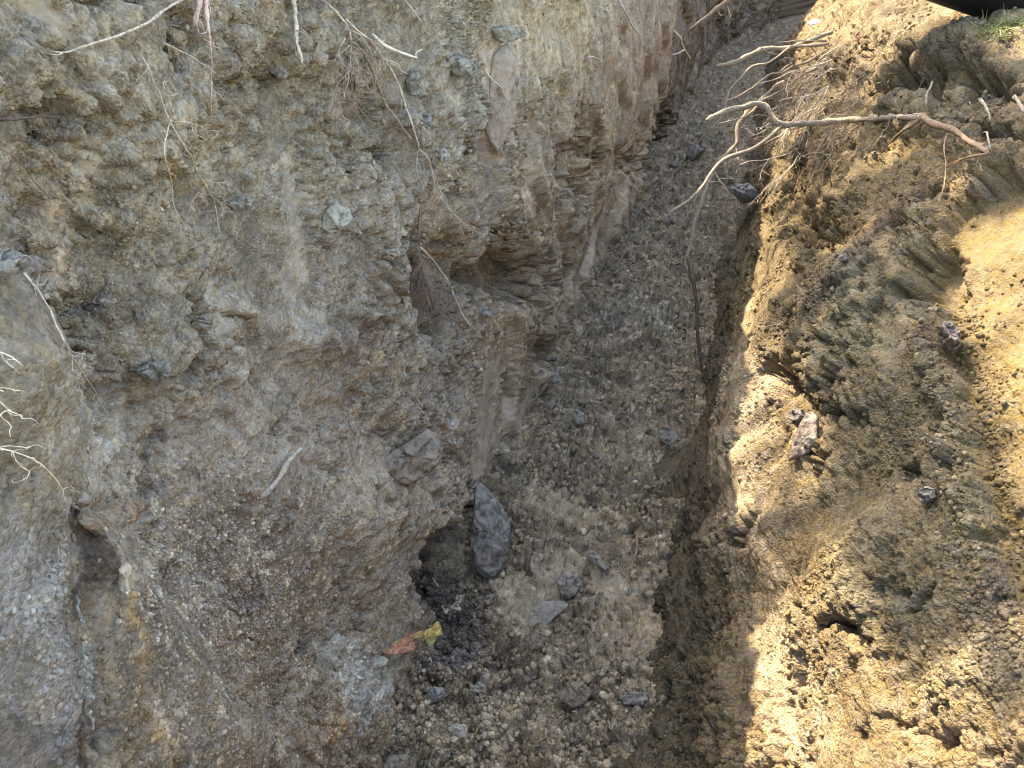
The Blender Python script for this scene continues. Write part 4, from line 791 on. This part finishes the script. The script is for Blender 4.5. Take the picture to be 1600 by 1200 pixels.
root('thick_root', 'brown root continuing from the pale level root down to the right corner hollow', [(1440, 183), (1462, 194), (1490, 206), (1515, 220), (1545, 240)], .0060, .0038, M_ROOTSR, [([(1440, 184), (1420, 198), (1400, 214), (1388, 226)], .0042, .0020), ([(1512, 220), (1516, 236), (1520, 244)], .0016, .0010), ([(1545, 240), (1510, 246), (1480, 262)], .0020, .0010)], lift=.02, hairs=30, hair_len=.07)
root('drooping_root', 'reddish root drooping over the trench, its dark end hanging down to the floor', [(1225, 128), (1205, 142), (1185, 160), (1165, 182), (1152, 202), (1152, 222), (1128, 248), (1112, 275), (1098, 310), (1086, 350), (1076, 385), (1072, 410), (1076, 425)], .0048, .0042, M_ROOTS,
     [([(1073, 405), (1084, 450), (1090, 490), (1090, 530), (1098, 580), (1106, 615)], .0046, .0028, -.005, M_ROOTD), ([(1116, 268), (1132, 290), (1140, 306)], .0026, .0014, -.03), ([(1096, 300), (1080, 325), (1066, 350), (1060, 368)], .0010, .0006, -.03), ([(1150, 226), (1152, 244), (1160, 262)], .0014, .0008, -.03), ([(1074, 400), (1080, 425), (1082, 440)], .0038, .0028, -.005, M_ROOTSR)],
     depths=[dE-.02]*13, hairs=44, hair_len=.07, hair_r=.0007, jit=1.4)
root('pale_root', 'stout pale root pointing left across the trench, topmost of the sunlit cluster', [(1300, 50), (1280, 57), (1258, 64), (1240, 72), (1222, 76), (1205, 76), (1180, 84), (1150, 96), (1118, 106)], .0052, .0058, M_ROOTS, [([(1215, 84), (1200, 82), (1186, 72)], .0018, .0012, -.02), ([(1290, 64), (1250, 64), (1214, 66)], .0022, .0014, -.04)], depths=[dT-.02]*9, hairs=6, hair_len=.05)
root('pale_root', 'long bent root running from the bank edge down to the thick root', [(1295, 68), (1262, 72), (1236, 74), (1215, 88), (1195, 100), (1176, 104), (1158, 120), (1140, 142), (1133, 165), (1125, 188), (1104, 205)], .0030, .0016, M_ROOTS, [([(1128, 172), (1122, 190), (1122, 202)], .0014, .0008, -.02)], depths=[dT-.04]*11, hairs=10, hair_len=.05)
root('pale_root', 'wavy pale root just below the long bent root', [(1285, 82), (1258, 98), (1238, 104), (1222, 114), (1206, 114), (1186, 130), (1160, 146), (1136, 156)], .0026, .0018, M_ROOTS, [([(1215, 114), (1228, 104), (1242, 94), (1225, 90)], .0014, .0010, -.02)], depths=[dE-.04]*8, hairs=14, hair_len=.06)
root('pale_root', 'pale root ending beside the kink of the thick root', [(1275, 108), (1250, 118), (1236, 132), (1218, 142), (1200, 152), (1188, 160), (1176, 174), (1150, 188), (1124, 193)], .0026, .0014, M_ROOTS, [], depths=[dE-.05]*9, hairs=14, hair_len=.06)
root('pale_root', 'whitish short roots poking from the bank just under the pale cluster', [(1245, 160), (1230, 162), (1214, 166), (1203, 174)], .0024, .0016, M_ROOTP, [([(1242, 178), (1226, 188), (1212, 196)], .0018, .0010, -.02), ([(1226, 170), (1216, 184), (1200, 200), (1172, 214)], .0016, .0008, -.03), ([(1212, 196), (1204, 212), (1198, 222)], .0018, .0010, -.02)], depths=[dE-.03]*4, hairs=16, hair_len=.07)
for k, (pts, lab) in enumerate([
    ([(1290, 92), (1268, 108), (1248, 122), (1232, 142), (1222, 160)], 'fine root in the sunlit cluster, upper one of the thin strands at the bank edge'),
    ([(1280, 120), (1258, 132), (1238, 150), (1225, 175), (1212, 198), (1190, 222)], 'fine root in the sunlit cluster falling past the kink of the thick root'),
    ([(1262, 140), (1244, 158), (1238, 190), (1220, 222), (1206, 250), (1166, 268)], 'fine root in the sunlit cluster reaching lowest beside the drooping root')]):
    root('fine_root', lab, pts, .0016, .0007, M_ROOTS, [([(pts[1][0], pts[1][1]), (pts[1][0]-24, pts[1][1]+10), (pts[1][0]-40, pts[1][1]+30)], .0010, .0005, -.03), ([(pts[2][0], pts[2][1]), (pts[2][0]-8, pts[2][1]+30), (pts[2][0]-22, pts[2][1]+60)], .0009, .0005, -.03)], depths=[dE-.02-.01*k]*len(pts), hairs=60, hair_len=.13, hair_r=.0007, hair_dir=(-.6, -.1, -.5))
for k in range(24):
    x0, y0 = 1232+random.uniform(0, 70), 70+random.uniform(0, 170); x0 = 1318-(y0-40)*.42+random.uniform(-10, 25); a = R(random.uniform(110, 165)); ln = random.uniform(45, 120); q = [(x0, y0)]
    for j in range(4): a += random.uniform(-.35, .35); q.append((q[-1][0]+math.cos(a)*ln/4, q[-1][1]+abs(math.sin(a))*ln/4+2))
    root('fine_root', 'thin pale strand among the roots sprouting from the shaded bank edge', q, random.uniform(.0010, .0018), .0006, random.choice([M_ROOTS, M_ROOTP, M_ROOTSR]), [([q[2], (q[2][0]-10, q[2][1]+16), (q[2][0]-14, q[2][1]+34)], .0008, .0004, -.03)], depths=[dE-random.uniform(.02, .16)]*5, hairs=14, hair_len=.07, hair_r=.0006)['group'] = 'thin strands at the bank edge'
root('broken_branch', 'tan broken branch pointing down from the top edge over the trench', [(1146, -6), (1128, 8), (1110, 22), (1094, 34), (1077, 46)], .0062, .0030, M_ROOTSR, [([(1120, 14), (1126, 24), (1130, 22)], .0014, .0008), ([(1134, 6), (1140, 20), (1142, 30)], .0014, .0008)], depths=[2.2]*5, cat='branch', jit=.6)
root('dangling_rootlet', 'kinked rootlet dangling in the dark hollow of the right bank', [(1455, 128), (1452, 140), (1448, 150), (1446, 166)], .0018, .0009, M_ROOTS, [([(1443, 120), (1440, 132), (1434, 142)], .0012, .0006)], lift=.05)
root('dangling_rootlet', 'rootlet hanging under the lower right ledge near the corner', [(1532, 156), (1540, 166), (1545, 178), (1548, 190)], .0026, .0014, M_ROOTS, [([(1514, 160), (1518, 168)], .0012, .0006)], lift=.04)
root('dangling_rootlet', 'curled rootlet under the brown root at the right corner', [(1536, 208), (1542, 206), (1544, 216), (1546, 226), (1550, 234)], .0018, .0010, M_ROOTS, [], lift=.03)
root('dangling_rootlet', 'short grey stub poking out at the right edge of the photo', [(1586, 150), (1594, 164), (1604, 180)], .0024, .0030, M_ROOTS, [], lift=.04)
root('thin_root', 'thin root crossing the sandy slope below the brown root', [(1478, 214), (1476, 235), (1478, 262), (1474, 290), (1466, 318)], .0012, .0007, M_ROOTSR, [([(1476, 262), (1500, 250), (1530, 240)], .0012, .0007), ([(1475, 290), (1490, 275)], .0008, .0005)], hairs=16, hair_len=.04, lift=.02)
root('root_fibres', 'mat of fine fibres clinging to the shaded soil under the cluster at the bank edge', [(1345, 120), (1310, 150), (1280, 170), (1258, 200), (1246, 240)], .0009, .0006, M_ROOTS, [([(1350, 150), (1320, 165), (1300, 185)], .0009, .0005), ([(1300, 200), (1280, 230), (1268, 262)], .0008, .0005), ([(1340, 196), (1310, 222), (1290, 262)], .0008, .0005)], hairs=150, hair_len=.10, hair_r=.0006, lift=.015, hair_dir=(-.4, -.1, -.4))
# ------------------------------------------------------------------ grass tufts
M_GRASS = plain_material('grass_blade', (0.10, 0.14, 0.035), .4, 30, .0005, .6, (0.26, 0.27, 0.10)); M_STRAW = plain_material('straw_blade', (0.24, 0.22, 0.11), .3, 30, .0005, .7, (0.36, 0.33, 0.18))
def tuft(label, pix, n, ln, wd, mat):
    v, f = [], []; base = cast(*pix[0])[0]
    for k in range(n):
        x, y, sx, sy = random.choice(pix_ := [(p[0], p[1], 14, 5) for p in pix]); p0 = np.array(cast(x+random.gauss(0, sx), y+random.gauss(0, sy))[0])
        d = np.array([random.gauss(-.15, .6), random.gauss(-.1, .6), random.uniform(.4, 1)]); d /= np.linalg.norm(d); side = np.cross(d, [random.gauss(0, 1), random.gauss(0, 1), .1]); side /= np.linalg.norm(side)
        L_ = ln*random.uniform(.4, 1.2); p = p0-d*.004; m = 5; b = len(v); w0 = wd*random.uniform(.7, 1.3)
        for j in range(m+1):
            ww = w0*(1-j/m)**.7+.0001; v.append(p-side*ww); v.append(p+side*ww); d = d+np.array([0, 0, -.22]); d /= np.linalg.norm(d); p = p+d*L_/m
        for j in range(m): f.append((b+2*j, b+2*j+1, b+2*j+3, b+2*j+2))
    o = mesh_obj('grass_tuft', v, f, mat, origin=base); tag(o, label, 'grass'); return o
tuft('green tuft of short grass on the bank top at the right corner', [(1552, 40), (1572, 44), (1590, 36), (1562, 56), (1545, 52)], 260, .05, .0011, M_GRASS)
tuft('dry yellowish tuft of grass on the ledge left of the dark hollow', [(1405, 124), (1396, 130), (1415, 120)], 80, .03, .0009, M_STRAW)
# black object on the bank top, out at the corner
M_BLACK = plain_material('black_plastic', (0.012, 0.012, 0.013), .3, 20, .0005, .55)
dB = cast(1560, 40)[2]
v, f = [], []; Lp = np.array([np.array(at(1240+80*k, -196+27*k, dB+.14-.01*k)) for k in range(8)]); tube(v, f, Lp, [.16]*8, 40, 0.0)
o = mesh_obj('black_pipe', v, f, M_BLACK, origin=Lp[0]); tag(o, 'smooth black pipe lying on the bank top behind the green grass tuft', 'pipe')
# small bluish scrap far along the trench
M_SCRAP = plain_material('blue_white_scrap', (0.45, 0.52, 0.62), .2, 30, .001, .5)
trace_rock('plastic_scrap', 'small bluish white scrap caught far along at the bank edge at the top', 'litter', [(1262, 36), (1270, 30), (1282, 32), (1280, 40), (1268, 40)], .006, M_SCRAP, 0.1, .6, .2, 70, rings=8, seg=40)
# ------------------------------------------------------------------ loose stones: individuals
import bmesh
def stone_mesh(name, seed, mat, sub=2):
    bm = bmesh.new(); bmesh.ops.create_icosphere(bm, subdivisions=sub, radius=1); rg = random.Random(seed)
    pl = [(Vector((rg.gauss(0, 1), rg.gauss(0, 1), rg.gauss(0, 1))).normalized(), rg.uniform(.55, .85)) for _ in range(9)]
    sx, sy, sz = rg.uniform(.8, 1.3), rg.uniform(.7, 1.0), rg.uniform(.5, .8)
    for v_ in bm.verts:
        d = v_.co.normalized(); r = 1.0
        for n_, k in pl:
            q = d.dot(n_)
            if q > k: r = min(r, k/q)
        r *= 1+rg.uniform(-.05, .05); v_.co = Vector((d.x*r*sx, d.y*r*sy, d.z*r*sz))
    me = bpy.data.meshes.new(name); bm.to_mesh(me); bm.free(); me.materials.append(mat)
    for p in me.polygons: p.use_smooth = False
    return me
SM = {k: [stone_mesh('stone', 10*i+j, m, 3) for j in range(4)] for i, (k, m) in enumerate([('clod', M_CLOD), ('dark', M_CLODD), ('pale', M_PALE), ('grey', M_GREYROCK), ('blue', M_BLUEROCK)])}
def scatter(kind, n, region, size, label, group, name='stone'):
    first = None
    for k in range(n):
        x, y = region(); loc, nn, d = cast(x, y); r = random.uniform(*size)*random.choice((.7, 1, 1, 1.3))
        if first is None: o = bpy.data.objects.new(name, random.choice(SM[kind])); first = o
        else: o = first.copy(); o.data = random.choice(SM[kind])
        col.objects.link(o); o.location = loc+Vector((0, 0, r*.15)); o.scale = (r, r, r); o.rotation_euler = (random.uniform(0, 6), random.uniform(0, 6), random.uniform(0, 6))
        tag(o, label, 'stone', group)
def inpoly(P):
    xs = [p[0] for p in P]; ys = [p[1] for p in P]
    def g():
        while True:
            x, y = random.uniform(min(xs), max(xs)), random.uniform(min(ys), max(ys)); c = False
            for i in range(len(P)):
                (ax_, ay_), (bx_, by_) = P[i], P[(i+1) % len(P)]
                if (ay_ > y) != (by_ > y) and x < (bx_-ax_)*(y-ay_)/(by_-ay_)+ax_: c = not c
            if c: return x, y
    return g
scatter('clod', 34, inpoly([(985, 400), (1130, 400), (1080, 620), (1060, 800), (800, 780), (900, 560)]), (.006, .016), 'loose brown clod among the rubble along the middle of the trench floor', 'brown clods on the middle trench floor')
scatter('clod', 26, inpoly([(620, 1060), (1040, 1040), (1060, 1200), (560, 1200)]), (.005, .014), 'loose brown clod in the rubble at the near end of the trench floor', 'brown clods at the near end of the floor')
scatter('grey', 18, inpoly([(1060, 150), (1160, 120), (1170, 300), (1140, 400), (1000, 400)]), (.015, .035), 'grey stone on the far trench floor beneath the hanging roots', 'stones on the far floor')
scatter('grey', 14, inpoly([(900, 560), (1080, 640), (1050, 780), (830, 760)]), (.008, .018), 'grey stone lying on the trench floor between the wall foot and the right bank', 'grey stones mid floor')
# ------------------------------------------------------------------ unseen leafy mass added to shade the middle of the right bank
M_LEAF = plain_material('shade_caster_leaf', (0.06, 0.10, 0.03), .3, 20, .0005, .6, (0.10, 0.15, 0.05)); M_BARK = plain_material('shade_caster_bark', (0.12, 0.10, 0.08), .3, 20, .01, .9)
def shade_canopy():
    S_ = np.array(SUND); tr = bpy.data.objects.new('shade_caster', None); col.objects.link(tr); mid = np.array(cast(1400, 700)[0])
    crown_c = mid+S_*6.0; tr.location = Vector((crown_c[0]-1.2, crown_c[1]+.6, GL+.05)); bpy.context.view_layer.update()
    tag(tr, 'leafy shade caster added out of view to shade the middle of the right bank', 'shade_caster')
    v, f = [], []; pts_ = []
    regs = [(inpoly([(1290, 480), (1440, 400), (1475, 520), (1520, 700), (1570, 900), (1590, 1060), (1470, 1060), (1385, 900), (1315, 760)]), 2400),
            (inpoly([(1225, 120), (1340, 90), (1370, 200), (1330, 300), (1250, 420), (1205, 330), (1230, 240)]), 500), (inpoly([(1340, 280), (1500, 220), (1480, 300), (1380, 440), (1300, 500), (1240, 560), (1210, 470)]), 800),
            (inpoly([(1390, 130), (1600, 100), (1600, 240), (1480, 260)]), 600)]
    for g, n in regs:
        for k in range(n):
            p = np.array(cast(*g())[0]); cl = fbm(np.array([p[1]*5]), np.array([p[2]*5]), 810, 2)[0]
            if cl < -.45: continue
            c = p+S_*random.uniform(4.6, 6.8); a = rng.normal(size=3); a /= np.linalg.norm(a); b = np.cross(a, rng.normal(size=3)); b /= np.linalg.norm(b); c = c+rng.normal(0, .012, 3)
            L_ = random.uniform(.028, .045); k0 = len(v); v += [c-a*L_, c-a*.2*L_+b*L_*.75, c+a*L_, c-a*.2*L_-b*L_*.75]; f.append((k0, k0+1, k0+2, k0+3)); pts_.append(c)
    mesh_obj('shade_caster_crown', v, f, M_LEAF, parent=tr, origin=crown_c)
    v, f = [], []; base = np.array(tr.location)-[0, 0, .2]; top = crown_c+[-.4, .2, .4]; L_ = catmull([base, base*.6+top*.4+[-.1, .1, .2], top], .2); tube(v, f, L_, np.linspace(.09, .03, len(L_)), 12)
    for k in range(0, len(pts_), 140):
        L2 = catmull([L_[len(L_)//2+k % (len(L_)//2)], (L_[-3]+pts_[k])/2+[0, 0, .15], pts_[k]], .15); tube(v, f, L2, np.linspace(.012, .003, len(L2)), 5)
    mesh_obj('shade_caster_trunk', v, f, M_BARK, parent=tr, origin=base)
shade_canopy()
# ------------------------------------------------------------------ crumbs nobody could count
def crumbs(name, items):
    ico = bmesh.new(); bmesh.ops.create_icosphere(ico, subdivisions=1, radius=1); bv = np.array([v_.co[:] for v_ in ico.verts]); bf = np.array([[q.index for q in f__.verts] for f__ in ico.faces]); ico.free()
    Ps, Cs, Ss = [], [], []
    for (sf, n, wt, smin, smax, br) in items:
        nu, nv = sf.V.shape; wgt = np.clip(wt(sf), 0, 1)*(sf.pz > .25)*(sf.px > -60)*(sf.px < 1660)*(sf.py > -60)*(sf.py < 1260)
        ii, jj = np.nonzero(rng.random(wgt.shape) < wgt*n/max(wgt.sum(), 1)); 
        Ps.append(sf.P[ii, jj]); z = sf.pz[ii, jj]
        Ss.append((smin+(smax-smin)*rng.random(len(ii))**4)*np.clip(z/1.5, .8, 1.3)); Cs.append(sf.col[ii, jj]*(br[0]+(br[1]-br[0])*rng.random((len(ii), 1))))
    P = np.concatenate(Ps); C = np.concatenate(Cs); S = np.concatenate(Ss); n = len(P)
    q = rng.normal(size=(n, 3, 3)); Q = np.linalg.qr(q)[0]; sc = rng.uniform(.6, 1.15, (n, 1, 3)); jit = rng.uniform(.6, 1.25, (n, len(bv), 1))
    Vv = (bv[None]*jit*sc)@Q*S[:, None, None]+P[:, None, :]
    Fv = bf[None]+(np.arange(n)*len(bv))[:, None, None]; me = bpy.data.meshes.new(name); nv_ = n*len(bv); Fq = Fv.reshape(-1, 3)
    me.vertices.add(nv_); me.vertices.foreach_set('co', Vv.astype(np.float32).ravel()); me.loops.add(Fq.size); me.loops.foreach_set('vertex_index', Fq.astype(np.int32).ravel())
    me.polygons.add(len(Fq)); me.polygons.foreach_set('loop_start', np.arange(0, Fq.size, 3, dtype=np.int32)); me.update(calc_edges=True)
    a = me.color_attributes.new('Col', 'FLOAT_COLOR', 'POINT'); c = np.ones((nv_, 4), np.float32); c[:, :3] = np.clip(np.repeat(C, len(bv), 0), .004, .8); a.data.foreach_set('color', c.ravel())
    b = me.attributes.new('smooth', 'FLOAT', 'POINT'); b.data.foreach_set('value', np.full(nv_, .3, np.float32))
    me.materials.append(SOIL); o = bpy.data.objects.new(name, me); col.objects.link(o); return o
talus_w = lambda s: np.clip(s.w(345, 910, 120, 120, 10)+.4*s.w(400, 1120, 190, 90, 0), 0, 1)
o = crumbs('soil_crumbs', [
    (FL, 5200, lambda s: s.w(680, 985, 62, 70, 0, .4)+.4*s.w(700, 1040, 80, 24, 0), .004, .008, (.7, 1.5)),
    (FL, 1500, lambda s: s.w(720, 1140, 160, 60, 0), .003, .009, (.8, 1.4)),
    (LW, 1200, lambda s: s.w(330, 900, 100, 110, 0), .003, .0075, (1.0, 2.0)),
    (RW, 1500, lambda s: s.strip([(1485, 520), (1520, 640), (1550, 860), (1570, 1000)], 34, .6), .003, .009, (.8, 1.5)),
    (FL, 24000, lambda s: (.25+.75*sst(-.3, .4, fbm(s.U*6, s.V*6, 701, 3)))*np.clip(1-1.4*s.smooth, 0, 1), .0014, .011, (.75, 1.35)),
    (LW, 9000, talus_w, .0015, .005, (.75, 1.7)),
    (LW, 22000, lambda s: (1-.9*s.smooth)*sst(-.1, .4, fbm(s.U*5, s.V*5, 705, 3))*(s.V < 1.6), .0014, .006, (.8, 1.25)),
    (RW, 20000, lambda s: np.clip(1-1.15*s.smooth, 0, 1)*sst(-.1, .4, fbm(s.U*5, s.V*5, 707, 3))*(s.V < 1.9), .0015, .0075, (.8, 1.2))])
tag(o, 'fine loose crumbs of soil and grit over the trench floor and walls', 'soil', kind='stuff')
